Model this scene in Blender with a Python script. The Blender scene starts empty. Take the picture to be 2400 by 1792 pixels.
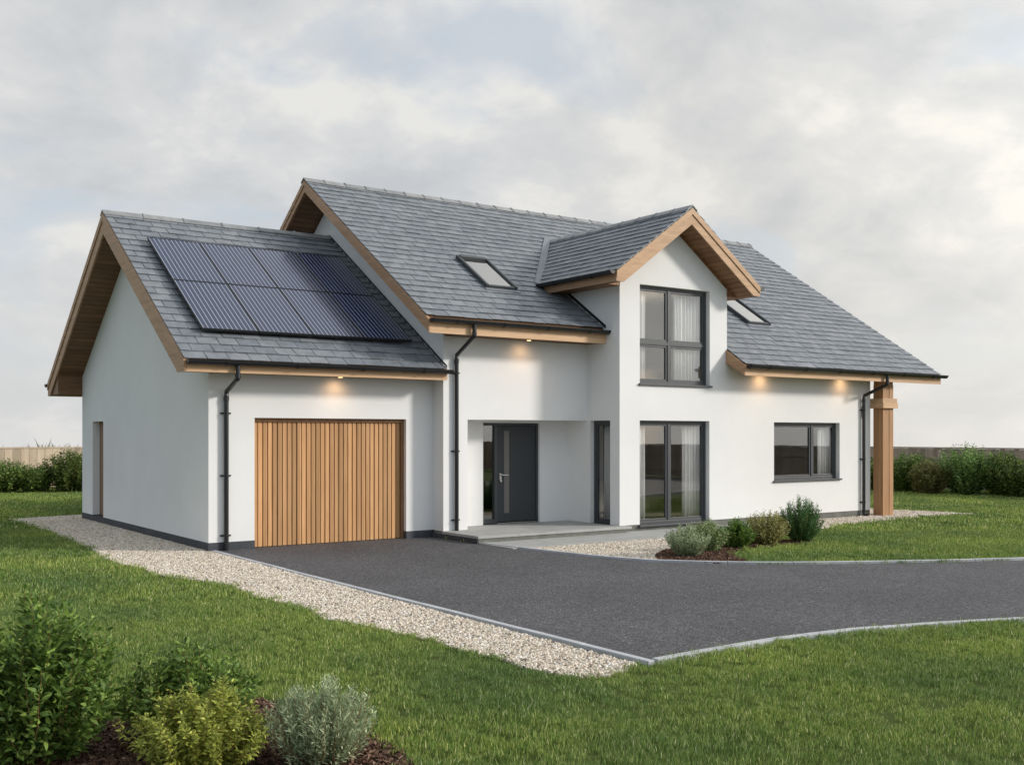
import bpy, math, random
import numpy as np
from mathutils import Vector, Matrix
R = math.radians
random.seed(7); rng = np.random.default_rng(11)
scene = bpy.context.scene
C = scene.collection

# ------------------------------------------------------------------ camera
cam_d = bpy.data.cameras.new('camera')
cam = bpy.data.objects.new('camera', cam_d); C.objects.link(cam)
cam_d.sensor_width = 36; cam_d.lens = 37.39; cam_d.shift_y = 0.0509
cam_d.clip_start = 0.1; cam_d.clip_end = 3000
cam.location = (0, 0, 1.8); cam.rotation_euler = (R(90), 0, R(-35.063))
scene.camera = cam

# ------------------------------------------------------------------ light
SUN = Vector((1.0, -0.80, 0.52)).normalized()          # towards the sun
sun_d = bpy.data.lights.new('sun', 'SUN'); sun_d.energy = 3.0; sun_d.angle = R(8.0)
sun_d.color = (1.0, 0.945, 0.87)
sun = bpy.data.objects.new('sun', sun_d); C.objects.link(sun)
sun.rotation_euler = SUN.to_track_quat('Z', 'Y').to_euler()
sun.location = (30, -25, 20)

scene.view_settings.view_transform = 'Standard'
scene.view_settings.look = 'None'
scene.view_settings.exposure = 0.0
scene.view_settings.gamma = 1.0
scene.view_settings.use_curve_mapping = False
scene.cycles.max_bounces = 8
scene.cycles.transparent_max_bounces = 12
scene.cycles.sample_clamp_indirect = 4.0

def nd(nt, t, loc=None, **kw):
    n = nt.nodes.new(t)
    for k, v in kw.items(): setattr(n, k, v)
    return n
def lk(nt, a, b): nt.links.new(a, b)
def math_node(nt, op, a, b=None, clamp=False):
    n = nt.nodes.new('ShaderNodeMath'); n.operation = op; n.use_clamp = clamp
    for i, v in enumerate((a, b)):
        if v is None: continue
        if isinstance(v, (int, float)): n.inputs[i].default_value = v
        else: nt.links.new(v, n.inputs[i])
    return n.outputs[0]
def mixc(nt, fac, a, b, mode='MIX'):
    n = nt.nodes.new('ShaderNodeMix'); n.data_type = 'RGBA'; n.blend_type = mode
    for s, v in ((n.inputs[0], fac), (n.inputs[6], a), (n.inputs[7], b)):
        if isinstance(v, (int, float)): s.default_value = v
        elif isinstance(v, tuple): s.default_value = (*v[:3], 1)
        else: nt.links.new(v, s)
    return n.outputs[2]
def ramp(nt, fac, stops):
    n = nt.nodes.new('ShaderNodeValToRGB'); lk(nt, fac, n.inputs[0])
    el = n.color_ramp.elements
    while len(el) < len(stops): el.new(0.5)
    for e, (p, c) in zip(el, stops):
        e.position = p; e.color = (*c, 1) if isinstance(c, tuple) else (c, c, c, 1)
    return n.outputs[0]

world = bpy.data.worlds.new('World'); scene.world = world; world.use_nodes = True
nt = world.node_tree; nt.nodes.clear()
wo = nd(nt, 'ShaderNodeOutputWorld'); bg = nd(nt, 'ShaderNodeBackground'); lk(nt, bg.outputs[0], wo.inputs[0])
sky = nd(nt, 'ShaderNodeTexSky', sky_type='NISHITA', sun_disc=False)
sky.sun_elevation = math.asin(SUN.z); sky.sun_rotation = math.atan2(SUN.x, SUN.y)
sky.air_density = 1.0; sky.dust_density = 2.0
bg.inputs[1].default_value = 0.1
tc = nd(nt, 'ShaderNodeTexCoord'); sep = nd(nt, 'ShaderNodeSeparateXYZ'); lk(nt, tc.outputs['Generated'], sep.inputs[0])
zc = math_node(nt, 'MAXIMUM', sep.outputs[2], 0.0)
zz = math_node(nt, 'ADD', zc, 0.42)
px = math_node(nt, 'DIVIDE', sep.outputs[0], zz); py = math_node(nt, 'DIVIDE', sep.outputs[1], zz)
comb = nd(nt, 'ShaderNodeCombineXYZ'); lk(nt, px, comb.inputs[0]); lk(nt, py, comb.inputs[1])
def wnoise(scale, detail, rough, off, dist=0.0):
    m = nd(nt, 'ShaderNodeMapping'); lk(nt, comb.outputs[0], m.inputs[0]); m.inputs['Location'].default_value = off
    n = nd(nt, 'ShaderNodeTexNoise'); lk(nt, m.outputs[0], n.inputs['Vector'])
    n.inputs['Scale'].default_value = scale; n.inputs['Detail'].default_value = detail
    n.inputs['Roughness'].default_value = rough; n.inputs['Distortion'].default_value = dist
    return n.outputs[0]
n1 = wnoise(2.9, 8, .58, (3.4, 1.2, 0), .35); n2 = wnoise(2.6, 5, .55, (2.7, 6.2, 0), .3); n3 = wnoise(6.5, 6, .55, (1.3, 9.2, 0), .3)
shade = math_node(nt, 'ADD', math_node(nt, 'MULTIPLY', n1, .62), math_node(nt, 'MULTIPLY', n3, .38))
cloud = ramp(nt, shade, [(.38, (5.6, 5.85, 6.1)), (.455, (6.35, 6.52, 6.68)), (.515, (6.95, 7.03, 7.08)), (.575, (8.0, 7.95, 7.75))])
gap = ramp(nt, n2, [(.52, 0.0), (.62, 0.8)])
# the sky itself showing through the thin places, calmed with the clouds' own white
blue = mixc(nt, .68, sky.outputs[0], (7.3, 7.9, 8.6))
skyc = mixc(nt, gap, cloud, blue)
hz = ramp(nt, zc, [(0.0, 1.0), (.05, .8), (.20, 0.0)])
skyc = mixc(nt, math_node(nt, 'MULTIPLY', hz, .6), skyc, (7.2, 7.1, 6.95))
# brighter cloud round the hidden sun
dotn = nd(nt, 'ShaderNodeVectorMath', operation='DOT_PRODUCT'); lk(nt, tc.outputs['Generated'], dotn.inputs[0]); dotn.inputs[1].default_value = SUN
glow = ramp(nt, dotn.outputs['Value'], [(.2, 1.0), (1.0, 1.7)])
skyc = mixc(nt, 1.0, skyc, glow, 'MULTIPLY')
# low warm brightness where the cloud thins towards the right
dotr = nd(nt, 'ShaderNodeVectorMath', operation='DOT_PRODUCT'); lk(nt, tc.outputs['Generated'], dotr.inputs[0]); dotr.inputs[1].default_value = Vector((.86, .50, .14)).normalized()
warm = ramp(nt, dotr.outputs['Value'], [(.90, (1, 1, 1)), (1.0, (1.06, 1.03, .98))])
skyc = mixc(nt, 1.0, skyc, warm, 'MULTIPLY')
# dimmer blue tint added to the unseen sky, to shade the left-facing walls
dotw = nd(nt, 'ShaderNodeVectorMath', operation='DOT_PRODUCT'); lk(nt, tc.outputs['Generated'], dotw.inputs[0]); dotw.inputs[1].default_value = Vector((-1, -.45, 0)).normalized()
shade_tint = ramp(nt, dotw.outputs['Value'], [(.0, (1, 1, 1)), (.55, (.78, .87, .98))])
skyc = mixc(nt, 1.0, skyc, shade_tint, 'MULTIPLY')
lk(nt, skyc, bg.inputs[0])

# ------------------------------------------------------------------ materials
def newmat(name):
    m = bpy.data.materials.new(name); m.use_nodes = True
    t = m.node_tree; b = t.nodes['Principled BSDF']
    return m, t, b
def ocoord(t, scale=(1, 1, 1), rot=(0, 0, 0)):
    c = t.nodes.new('ShaderNodeTexCoord'); m = t.nodes.new('ShaderNodeMapping')
    t.links.new(c.outputs['Object'], m.inputs[0]); m.inputs['Scale'].default_value = scale; m.inputs['Rotation'].default_value = rot
    return m.outputs[0]
def noise(t, vec, scale, detail=4, rough=.5, dist=0.0):
    n = t.nodes.new('ShaderNodeTexNoise')
    if vec is not None: t.links.new(vec, n.inputs['Vector'])
    n.inputs['Scale'].default_value = scale; n.inputs['Detail'].default_value = detail
    n.inputs['Roughness'].default_value = rough; n.inputs['Distortion'].default_value = dist
    return n.outputs[0]
def bump(t, b, h, strength=.3, dist=.01):
    n = t.nodes.new('ShaderNodeBump'); n.inputs['Strength'].default_value = strength; n.inputs['Distance'].default_value = dist
    t.links.new(h, n.inputs['Height']); t.links.new(n.outputs[0], b.inputs['Normal'])
def island(t):
    g = t.nodes.new('ShaderNodeNewGeometry'); return g.outputs['Random Per Island']
def simple(name, col, rough=.5, metal=0, var=0.0, bscale=0, bstr=.2, spec=.5):
    m, t, b = newmat(name)
    b.inputs['Roughness'].default_value = rough; b.inputs['Metallic'].default_value = metal
    b.inputs['Specular IOR Level'].default_value = spec
    v = ocoord(t)
    if var:
        n = noise(t, v, 3.0, 5, .6)
        c = ramp(t, n, [(.3, tuple(x*(1-var) for x in col)), (.7, tuple(min(1, x*(1+var)) for x in col))])
        lk(t, c, b.inputs['Base Color'])
    else: b.inputs['Base Color'].default_value = (*col, 1)
    if bscale: bump(t, b, noise(t, v, bscale, 3, .6), bstr, .004)
    return m

def wood(name, c1, c2, scale, groove=None, isl=.35, rough=.55, rot=(0, 0, 0)):
    m, t, b = newmat(name); b.inputs['Roughness'].default_value = rough
    b.inputs['Specular IOR Level'].default_value = .3
    v = ocoord(t, scale, rot)
    g = noise(t, v, 1.0, 7, .62, .6)
    g2 = noise(t, v, .23, 3, .5, .3)
    f = math_node(t, 'ADD', math_node(t, 'MULTIPLY', g, .6), math_node(t, 'MULTIPLY', g2, .4))
    c = ramp(t, f, [(.30, c1), (.66, c2)])
    if isl:
        k = math_node(t, 'ADD', math_node(t, 'MULTIPLY', island(t), isl), 1 - isl / 2)
        cc = t.nodes.new('ShaderNodeCombineColor'); [lk(t, k, cc.inputs[i]) for i in range(3)]
        c = mixc(t, 1.0, c, cc.outputs[0], 'MULTIPLY')
    h = g
    if groove:
        ax, pitch = groove
        tcn = t.nodes.new('ShaderNodeTexCoord'); s = t.nodes.new('ShaderNodeSeparateXYZ'); lk(t, tcn.outputs['Object'], s.inputs[0])
        q = math_node(t, 'DIVIDE', s.outputs[ax], pitch)
        fr = math_node(t, 'FRACT', q); cell = math_node(t, 'FLOOR', q)
        wn = t.nodes.new('ShaderNodeTexWhiteNoise'); wn.noise_dimensions = '1D'; lk(t, cell, wn.inputs['W'])
        k = math_node(t, 'ADD', math_node(t, 'MULTIPLY', wn.outputs[0], .45), .75)
        cc = t.nodes.new('ShaderNodeCombineColor'); [lk(t, k, cc.inputs[i]) for i in range(3)]
        c = mixc(t, 1.0, c, cc.outputs[0], 'MULTIPLY')
        gm = math_node(t, 'LESS_THAN', fr, .07)
        c = mixc(t, gm, c, (.02, .012, .008))
        h = math_node(t, 'SUBTRACT', math_node(t, 'MULTIPLY', g, .2), gm)
    lk(t, c, b.inputs['Base Color']); bump(t, b, h, .35, .004)
    return m

M = {}
# render: off-white with faint blotches and a grain
m, t, b = newmat('white_render'); v = ocoord(t)
c = ramp(t, noise(t, v, .7, 6, .6), [(.3, (.74, .735, .72)), (.7, (.80, .795, .78))])
lk(t, c, b.inputs['Base Color']); b.inputs['Roughness'].default_value = .85; b.inputs['Specular IOR Level'].default_value = .2
bump(t, b, noise(t, v, 260, 3, .7), .25, .003); M['render'] = m
M['plinth'] = simple('plinth_brick', (.045, .05, .058), .75, 0, .25, 90, .3)
M['fascia'] = wood('larch_fascia', (.42, .25, .13), (.68, .45, .27), (1.2, 30, 30))
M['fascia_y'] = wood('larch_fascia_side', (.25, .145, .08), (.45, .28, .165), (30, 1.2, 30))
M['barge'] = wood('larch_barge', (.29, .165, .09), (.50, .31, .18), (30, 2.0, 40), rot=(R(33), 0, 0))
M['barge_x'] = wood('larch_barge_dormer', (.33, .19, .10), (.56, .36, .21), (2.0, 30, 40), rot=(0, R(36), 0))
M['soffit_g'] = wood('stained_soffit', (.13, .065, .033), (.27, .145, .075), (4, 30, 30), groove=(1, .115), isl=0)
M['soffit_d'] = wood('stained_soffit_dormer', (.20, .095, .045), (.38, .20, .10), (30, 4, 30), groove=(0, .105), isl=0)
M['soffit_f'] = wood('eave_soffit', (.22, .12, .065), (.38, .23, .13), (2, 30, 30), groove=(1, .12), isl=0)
M['slat_dark'] = wood('stained_boards', (.15, .085, .05), (.27, .165, .10), (34, 34, 1.3), isl=.4)
M['slat'] = wood('cedar_slats', (.38, .19, .075), (.63, .365, .17), (34, 34, 1.3), isl=.5)
M['cedar_dark'] = wood('cedar_frame', (.17, .085, .04), (.30, .16, .08), (20, 20, 2))
M['post'] = wood('oak_post', (.30, .15, .068), (.52, .30, .15), (26, 26, 1.0), isl=.1)
M['frame'] = simple('anthracite_frame', (.048, .053, .058), .42, 0, .05)
M['door'] = simple('anthracite_door', (.032, .037, .043), .5, 0, .06, 200, .08)
M['gutter'] = simple('black_plastic', (.012, .013, .014), .33)
M['steel'] = simple('brushed_steel', (.62, .60, .57), .25, 1)
M['lead'] = simple('lead_flashing', (.20, .21, .23), .5, .1, .15, 20, .3)
M['interior'] = simple('room_wall', (.34, .31, .27), .9)
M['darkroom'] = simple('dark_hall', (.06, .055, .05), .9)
M['curtain'] = simple('curtain_fabric', (.74, .75, .77), .9, 0, .03)
M['cabinet'] = simple('cabinet_paint', (.30, .28, .24), .5)
M['pot'] = simple('pot_ceramic', (.28, .28, .27), .4)
M['paving'] = simple('porch_paving', (.36, .36, .345), .8, 0, .13, 60, .2)
M['riser'] = simple('porch_riser', (.15, .15, .13), .85, 0, .3, 80, .3)
M['kerb'] = simple('concrete_kerb', (.46, .465, .48), .85, 0, .15, 70, .3)
M['ring'] = simple('lamp_ring', (.6, .55, .5), .3, .6)

def slate_mat(name, c1, c2, rough=.42):
    m, t, b = newmat(name); v = ocoord(t)
    i = island(t)
    c = ramp(t, i, [(0.0, c1), (.45, tuple((a + d) / 2 for a, d in zip(c1, c2))), (.75, c2), (1.0, (c2[0]*1.08, c2[1]*1.06, c2[2]*1.04))])
    n = noise(t, v, 6, 6, .65)
    k = ramp(t, n, [(.3, .72), (.72, 1.22)])
    c = mixc(t, 1.0, c, k, 'MULTIPLY')
    lk(t, c, b.inputs['Base Color'])
    rr = ramp(t, noise(t, v, 14, 4, .6), [(.3, rough - .07), (.7, rough + .16)])
    lk(t, rr, b.inputs['Roughness']); b.inputs['Specular IOR Level'].default_value = .55
    bump(t, b, noise(t, v, 38, 5, .7), .6, .008)
    return m
M['slate'] = slate_mat('slate', (.160, .178, .197), (.205, .221, .240))
M['ridge'] = slate_mat('ridge_slate', (.22, .23, .235), (.29, .295, .295), .5)

# solar glass
m, t, b = newmat('solar_cells'); tcn = nd(t, 'ShaderNodeTexCoord'); s = nd(t, 'ShaderNodeSeparateXYZ'); lk(t, tcn.outputs['Object'], s.inputs[0])
fx = math_node(t, 'FRACT', math_node(t, 'DIVIDE', s.outputs[0], .078))
ln = math_node(t, 'LESS_THAN', math_node(t, 'ABSOLUTE', math_node(t, 'SUBTRACT', fx, .5)), .095)
fx2 = math_node(t, 'FRACT', math_node(t, 'DIVIDE', s.outputs[0], .1635))
ln2 = math_node(t, 'LESS_THAN', fx2, .05)
fy = math_node(t, 'FRACT', math_node(t, 'DIVIDE', s.outputs[1], .135))
lny = math_node(t, 'LESS_THAN', fy, .03)
vv = ocoord(t, (1, 1, 1)); cry = noise(t, vv, 30, 3, .8)
base = ramp(t, cry, [(.3, (.007, .014, .042)), (.7, (.018, .030, .078))])
c = mixc(t, ln, base, (.26, .29, .36))
lk(t, c, b.inputs['Base Color']); b.inputs['Roughness'].default_value = .22; b.inputs['Specular IOR Level'].default_value = .5
b.inputs['Coat Weight'].default_value = .2; b.inputs['Coat Roughness'].default_value = .06; M['solar'] = m

def glass_mat(name, refl, tint, rough=0.0):
    m = bpy.data.materials.new(name); m.use_nodes = True; t = m.node_tree; t.nodes.clear()
    o = nd(t, 'ShaderNodeOutputMaterial'); mx = nd(t, 'ShaderNodeMixShader'); tr = nd(t, 'ShaderNodeBsdfTransparent'); gl = nd(t, 'ShaderNodeBsdfGlossy')
    tr.inputs[0].default_value = (*tint, 1); gl.inputs['Roughness'].default_value = rough; gl.inputs['Color'].default_value = (1, .985, .95, 1)
    ge = nd(t, 'ShaderNodeNewGeometry'); dt = nd(t, 'ShaderNodeVectorMath', operation='DOT_PRODUCT'); lk(t, ge.outputs['Incoming'], dt.inputs[0]); lk(t, ge.outputs['Normal'], dt.inputs[1])
    k = math_node(t, 'POWER', math_node(t, 'SUBTRACT', 1.0, math_node(t, 'ABSOLUTE', dt.outputs['Value'])), 5.0)
    f = math_node(t, 'ADD', math_node(t, 'MULTIPLY', k, 1 - refl), refl, True)
    # sheets of float glass are never quite flat
    v = ocoord(t); bp = nd(t, 'ShaderNodeBump'); bp.inputs['Strength'].default_value = .03; bp.inputs['Distance'].default_value = .02
    lk(t, noise(t, v, 1.3, 1, .4), bp.inputs['Height']); lk(t, bp.outputs[0], gl.inputs['Normal'])
    lk(t, f, mx.inputs[0]); lk(t, tr.outputs[0], mx.inputs[1]); lk(t, gl.outputs[0], mx.inputs[2]); lk(t, mx.outputs[0], o.inputs[0])
    return m
M['glass'] = glass_mat('window_glass', .115, (.95, .945, .93))
M['skyglass'] = glass_mat('roof_window_glass', .5, (.3, .32, .34))
m, t, b = newmat('frosted_glass'); b.inputs['Base Color'].default_value = (.16, .15, .14, 1); b.inputs['Roughness'].default_value = .35; M['frost'] = m

m, t, b = newmat('lamp_lens'); b.inputs['Base Color'].default_value = (1, .9, .7, 1)
b.inputs['Emission Color'].default_value = (1, .66, .30, 1); b.inputs['Emission Strength'].default_value = 2.2; M['lens'] = m

# asphalt
m, t, b = newmat('asphalt'); v = ocoord(t)
vor = nd(t, 'ShaderNodeTexVoronoi'); lk(t, v, vor.inputs['Vector']); vor.inputs['Scale'].default_value = 58
c = ramp(t, vor.outputs['Color'], [(.1, (.045, .045, .047)), (.55, (.095, .092, .097)), (.86, (.15, .147, .153)), (1.0, (.32, .32, .32))])
big = ramp(t, noise(t, v, .55, 7, .7, .4), [(.3, .80), (.7, 1.18)])
c = mixc(t, 1.0, c, big, 'MULTIPLY'); lk(t, c, b.inputs['Base Color']); b.inputs['Roughness'].default_value = .8; b.inputs['Specular IOR Level'].default_value = .35
bump(t, b, math_node(t, 'ADD', vor.outputs['Distance'], math_node(t, 'MULTIPLY', noise(t, v, 25, 4, .7), .8)), .75, .012); M['asphalt'] = m
# ground under the blades
m, t, b = newmat('lawn_soil'); v = ocoord(t)
c = ramp(t, noise(t, v, 1.3, 8, .7), [(.3, (.06, .085, .022)), (.7, (.11, .145, .04))]); lk(t, c, b.inputs['Base Color'])
b.inputs['Roughness'].default_value = 1; b.inputs['Specular IOR Level'].default_value = .1; bump(t, b, noise(t, v, 40, 5, .7), .6, .03); M['soil'] = m
m, t, b = newmat('gravel_bed'); v = ocoord(t); vor = nd(t, 'ShaderNodeTexVoronoi'); lk(t, v, vor.inputs['Vector']); vor.inputs['Scale'].default_value = 45
c = ramp(t, vor.outputs['Color'], [(.0, (.20, .16, .12)), (.5, (.42, .36, .29)), (1.0, (.66, .60, .52))]); lk(t, c, b.inputs['Base Color']); b.inputs['Roughness'].default_value = .9
bump(t, b, vor.outputs['Distance'], .8, .02); M['bed'] = m
M['mulch_bed'] = simple('mulch_bed', (.045, .028, .018), 1, 0, .4, 60, .6)

def inst_mat(name, stops, rough=.8, transl=0.0, patch=0.0, spec=.3):
    """colour by instance or island, with wide patches over the ground"""
    m, t, b = newmat(name); oi = t.nodes.new('ShaderNodeObjectInfo')
    r = math_node(t, 'FRACT', math_node(t, 'ADD', oi.outputs['Random'], island(t)))
    c = ramp(t, r, stops)
    if patch:
        n = noise(t, oi.outputs['Location'], .55, 4, .6)
        k = ramp(t, n, [(.32, (1 - patch, 1 - patch * .75, 1 - patch * .6)), (.68, (1 + patch, 1 + patch * .7, 1 + patch * .2))])
        c = mixc(t, 1.0, c, k, 'MULTIPLY')
    lk(t, c, b.inputs['Base Color']); b.inputs['Roughness'].default_value = rough; b.inputs['Specular IOR Level'].default_value = spec
    if transl:
        o = t.nodes['Material Output']; tl = nd(t, 'ShaderNodeBsdfTranslucent'); lk(t, c, tl.inputs[0])
        mx = nd(t, 'ShaderNodeMixShader'); mx.inputs[0].default_value = transl
        lk(t, b.outputs[0], mx.inputs[1]); lk(t, tl.outputs[0], mx.inputs[2]); lk(t, mx.outputs[0], o.inputs[0])
    return m
M['blade'] = inst_mat('grass_blade', [(0, (.068, .135, .032)), (.3, (.170, .275, .060)), (.75, (.295, .385, .098)), (.92, (.44, .48, .17)), (1, (.76, .72, .44))], .6, .25, .40, .24)
M['stone'] = inst_mat('gravel_stone', [(0, (.12, .10, .08)), (.12, (.34, .28, .22)), (.4, (.62, .52, .40)), (.8, (.74, .66, .55)), (1, (.84, .81, .76))], .8)
M['chip'] = inst_mat('bark_chip', [(0, (.035, .018, .011)), (.5, (.10, .05, .03)), (.85, (.17, .095, .06)), (1, (.30, .20, .14))], .85)
def leafm(name, a, c_, d, transl=.30, spec=.25, rough=.5): return inst_mat(name, [(0, a), (.5, c_), (.9, d), (1, tuple(x * 1.5 for x in d))], rough, transl, 0, spec)

# ------------------------------------------------------------------ mesh helpers
class MB:
    def __init__(s): s.v = []; s.f = []
    def add(s, vs, fs):
        o = len(s.v); s.v += [tuple(p) for p in vs]; s.f += [tuple(i + o for i in f) for f in fs]; return s
    def box(s, x0, x1, y0, y1, z0, z1):
        return s.add([(x0,y0,z0),(x1,y0,z0),(x1,y1,z0),(x0,y1,z0),(x0,y0,z1),(x1,y0,z1),(x1,y1,z1),(x0,y1,z1)],
                     [(0,3,2,1),(4,5,6,7),(0,1,5,4),(1,2,6,5),(2,3,7,6),(3,0,4,7)])
    def prism(s, poly, axis, a, b):
        """poly of 2-D points extruded along axis 0/1/2 from a to b"""
        def P(p, q):
            return (q, p[0], p[1]) if axis == 0 else ((p[0], q, p[1]) if axis == 1 else (p[0], p[1], q))
        n = len(poly); vs = [P(p, a) for p in poly] + [P(p, b) for p in poly]
        fs = [tuple(range(n)), tuple(range(2*n-1, n-1, -1))] + [(i, i + n, (i+1) % n + n, (i+1) % n) for i in range(n)]
        return s.add(vs, fs)
    def tube(s, pts, r, n=10, caps=True):
        pts = [Vector(p) for p in pts]; rr = r if isinstance(r, (list, tuple)) else [r] * len(pts)
        vs = []; up = None
        for i, p in enumerate(pts):
            d = (pts[min(i+1, len(pts)-1)] - pts[max(i-1, 0)]).normalized()
            if up is None: up = Vector((0, 0, 1)) if abs(d.z) < .9 else Vector((1, 0, 0))
            a = d.cross(up).normalized(); bb = a.cross(d).normalized(); up = bb
            for k in range(n):
                th = 2 * math.pi * k / n; vs.append(p + (a * math.cos(th) + bb * math.sin(th)) * rr[i])
        fs = [(i*n + k, i*n + (k+1) % n, (i+1)*n + (k+1) % n, (i+1)*n + k) for i in range(len(pts)-1) for k in range(n)]
        if caps: fs += [tuple(range(n-1, -1, -1)), tuple((len(pts)-1)*n + k for k in range(n))]
        return s.add(vs, fs)
    def build(s, name, mat, parent=None, smooth=False, bevel=0, **tags):
        me = bpy.data.meshes.new(name); org = Vector((0, 0, 0))
        if parent is not None:
            q = parent
            while q is not None: org = org + q.location; q = q.parent
        me.from_pydata([(p[0]-org.x, p[1]-org.y, p[2]-org.z) for p in s.v], [], s.f)
        import bmesh
        bm = bmesh.new(); bm.from_mesh(me); bmesh.ops.recalc_face_normals(bm, faces=bm.faces); bm.to_mesh(me); bm.free()
        me.materials.append(mat if not isinstance(mat, str) else M[mat])
        if smooth: me.polygons.foreach_set('use_smooth', [True] * len(me.polygons))
        o = bpy.data.objects.new(name, me); C.objects.link(o); o.parent = parent
        if bevel:
            bv = o.modifiers.new('bevel', 'BEVEL'); bv.width = bevel; bv.segments = 2; bv.limit_method = 'ANGLE'
        for k, v in tags.items(): o[k] = v
        return o
def tag(o, label=None, category=None, group=None, kind=None):
    for k, v in (('label', label), ('category', category), ('group', group), ('kind', kind)):
        if v: o[k] = v
    return o
def thing(name, label, category, loc, group=None):
    o = bpy.data.objects.new(name, None); C.objects.link(o); o.location = loc; o.empty_display_size = .3
    return tag(o, label, category, group)
def sheet(poly, z, name, mat, sub=None):
    mb = MB(); mb.add([(x, y, z) for x, y in poly], [tuple(range(len(poly)))])
    o = mb.build(name, mat); o['kind'] = 'structure'; return o

# local frame for wall fittings: u along the wall, w outwards, z up
class Frame:
    def __init__(s, o, u, w): s.o = Vector(o); s.u = Vector(u); s.w = Vector(w)
    def P(s, a, b, z): return s.o + s.u * a + s.w * b + Vector((0, 0, z))
    def box(s, mb, a0, a1, b0, b1, z0, z1):
        P = s.P
        return mb.add([P(a0,b0,z0),P(a1,b0,z0),P(a1,b1,z0),P(a0,b1,z0),P(a0,b0,z1),P(a1,b0,z1),P(a1,b1,z1),P(a0,b1,z1)],
                      [(0,3,2,1),(4,5,6,7),(0,1,5,4),(1,2,6,5),(2,3,7,6),(3,0,4,7)])
def wall_holes(mb, F, a0, a1, z0, z1, thick, holes):
    """solid wall with rectangular openings; outer face at w=0, body behind"""
    xs = sorted({a0, a1, *[h[0] for h in holes], *[h[1] for h in holes]}); zs = sorted({z0, z1, *[h[2] for h in holes], *[h[3] for h in holes]})
    solid = lambda x, z: a0 < x < a1 and z0 < z < z1 and not any(h[0] < x < h[1] and h[2] < z < h[3] for h in holes)
    P = F.P
    for i in range(len(xs)-1):
        for j in range(len(zs)-1):
            xa, xb, za, zb = xs[i], xs[i+1], zs[j], zs[j+1]; xm, zm = (xa+xb)/2, (za+zb)/2
            if not solid(xm, zm): continue
            for w in (0, -thick): mb.add([P(xa,w,za),P(xb,w,za),P(xb,w,zb),P(xa,w,zb)], [(0,1,2,3)])
            for (p, q, tx, tz) in (((xa,za),(xa,zb),xs[i-1]+1e-6 if i else a0-1, zm), ((xb,za),(xb,zb),(xs[i+1]+1e-6) if i < len(xs)-2 else a1+1, zm),
                                   ((xa,za),(xb,za),xm, zs[j-1]+1e-6 if j else z0-1), ((xa,zb),(xb,zb),xm, zs[j+1]+1e-6 if j < len(zs)-2 else z1+1)):
                if not solid(tx, tz): mb.add([P(p[0],0,p[1]),P(q[0],0,q[1]),P(q[0],-thick,q[1]),P(p[0],-thick,p[1])], [(0,1,2,3)])
    return mb

def pieces(boxes, name, mat, parent, **k):
    for b_ in boxes:
        mb = MB(); mb.box(*b_); mb.build(name, mat, parent, **k)

# ------------------------------------------------------------------ terrain and paving
def rot_poly(pts): return pts
DRIVE = [(5.70,16.30),(5.70,15.9),(5.70,12.0),(5.74,8.93),(5.78,6.30),(6.48,6.33),(7.3,6.33),(8.17,6.22),(9.1,5.98),(10.1,5.62),(11.9,5.0),(15,3.6),(21,0.5),(30,-5),
         (34,1),(24,5.6),(19.5,7.0),(17.6,7.62),(14.75,8.24),(12.78,9.18),(11.85,9.68),(11.10,10.22),(10.6,10.72),(10.23,11.2),(9.93,12.1),(9.72,13.28),(9.62,14.2),(9.60,14.65),(9.60,16.30)]
GRAVEL_L = [(4.25,24.75),(4.35,23.4),(4.32,21.43),(4.27,19.4),(4.22,17.53),(4.05,16.4),(4.03,15.44),(4.16,14.6),(4.09,13.89),(4.35,13.0),(4.54,12.29),(4.45,11.4),(4.51,10.81),(4.60,10.2),(4.48,9.6),
            (4.64,9.0),(4.69,8.56),(4.80,8.0),(4.76,7.49),(4.86,7.1),(4.81,6.7),(4.88,6.4),(4.95,6.17),(5.15,6.10),(5.40,6.17),(5.60,6.26),(5.62,16.1),(5.6,24.3),(9.6,24.75),(9.6,25.4),(5.8,25.1)]
GRAVEL_M = [(9.8,13.62),(9.9,12.5),(10.25,11.3),(10.75,10.65),(10.95,10.6),(11.2,11.3),(12.9,12.0),(13.6,12.4),(14.8,12.8),(16.6,13.3),(17.3,13.55),(17.2,14.8),(15,14.8),(13.0,13.62)]
GRAVEL_R = [(16.6,13.45),(17.3,13.6),(18.6,13.72),(19.6,13.85),(20.4,13.93),(21.4,13.82),(22.5,13.7),(22.4,14.6),(22.1,15.6),(21.9,17.2),(21.7,19.5),(20.1,19.5),(20.1,14.8),(16.6,14.8)]
PATH = [(9.60,13.65),(13.4,13.65),(15.8,14.1),(16.8,14.4),(16.8,14.83),(9.60,14.83)]
MULCH_N = [(.2,6.2),(.55,6.9),(.98,7.35),(1.45,7.15),(1.9,6.85),(2.35,6.98),(2.72,7.0),(2.80,6.75),(2.74,6.35),(2.86,5.98),(2.98,5.6),(2.93,5.1),(2.62,4.5),(2.1,3.8),(.2,4.6)]
MULCH_M = [(10.47,11.28),(10.85,11.75),(11.31,12.1),(12.22,12.5),(13.4,12.3),(14.5,12.1),(14.5,11.72),(13.9,11.62),(13.0,11.62),(12.3,11.5),(11.73,11.0),(11.5,10.6),(11.26,10.2),(10.85,10.5),(10.6,10.8)]
def inpoly(P, poly):
    x, y = P[:, 0], P[:, 1]; ins = np.zeros(len(P), bool); n = len(poly)
    for i in range(n):
        x0, y0 = poly[i]; x1, y1 = poly[(i+1) % n]
        if y0 == y1: continue
        c = (y0 > y) != (y1 > y); ins ^= c & (x < (x1-x0)*(y-y0)/(y1-y0) + x0)
    return ins

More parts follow.
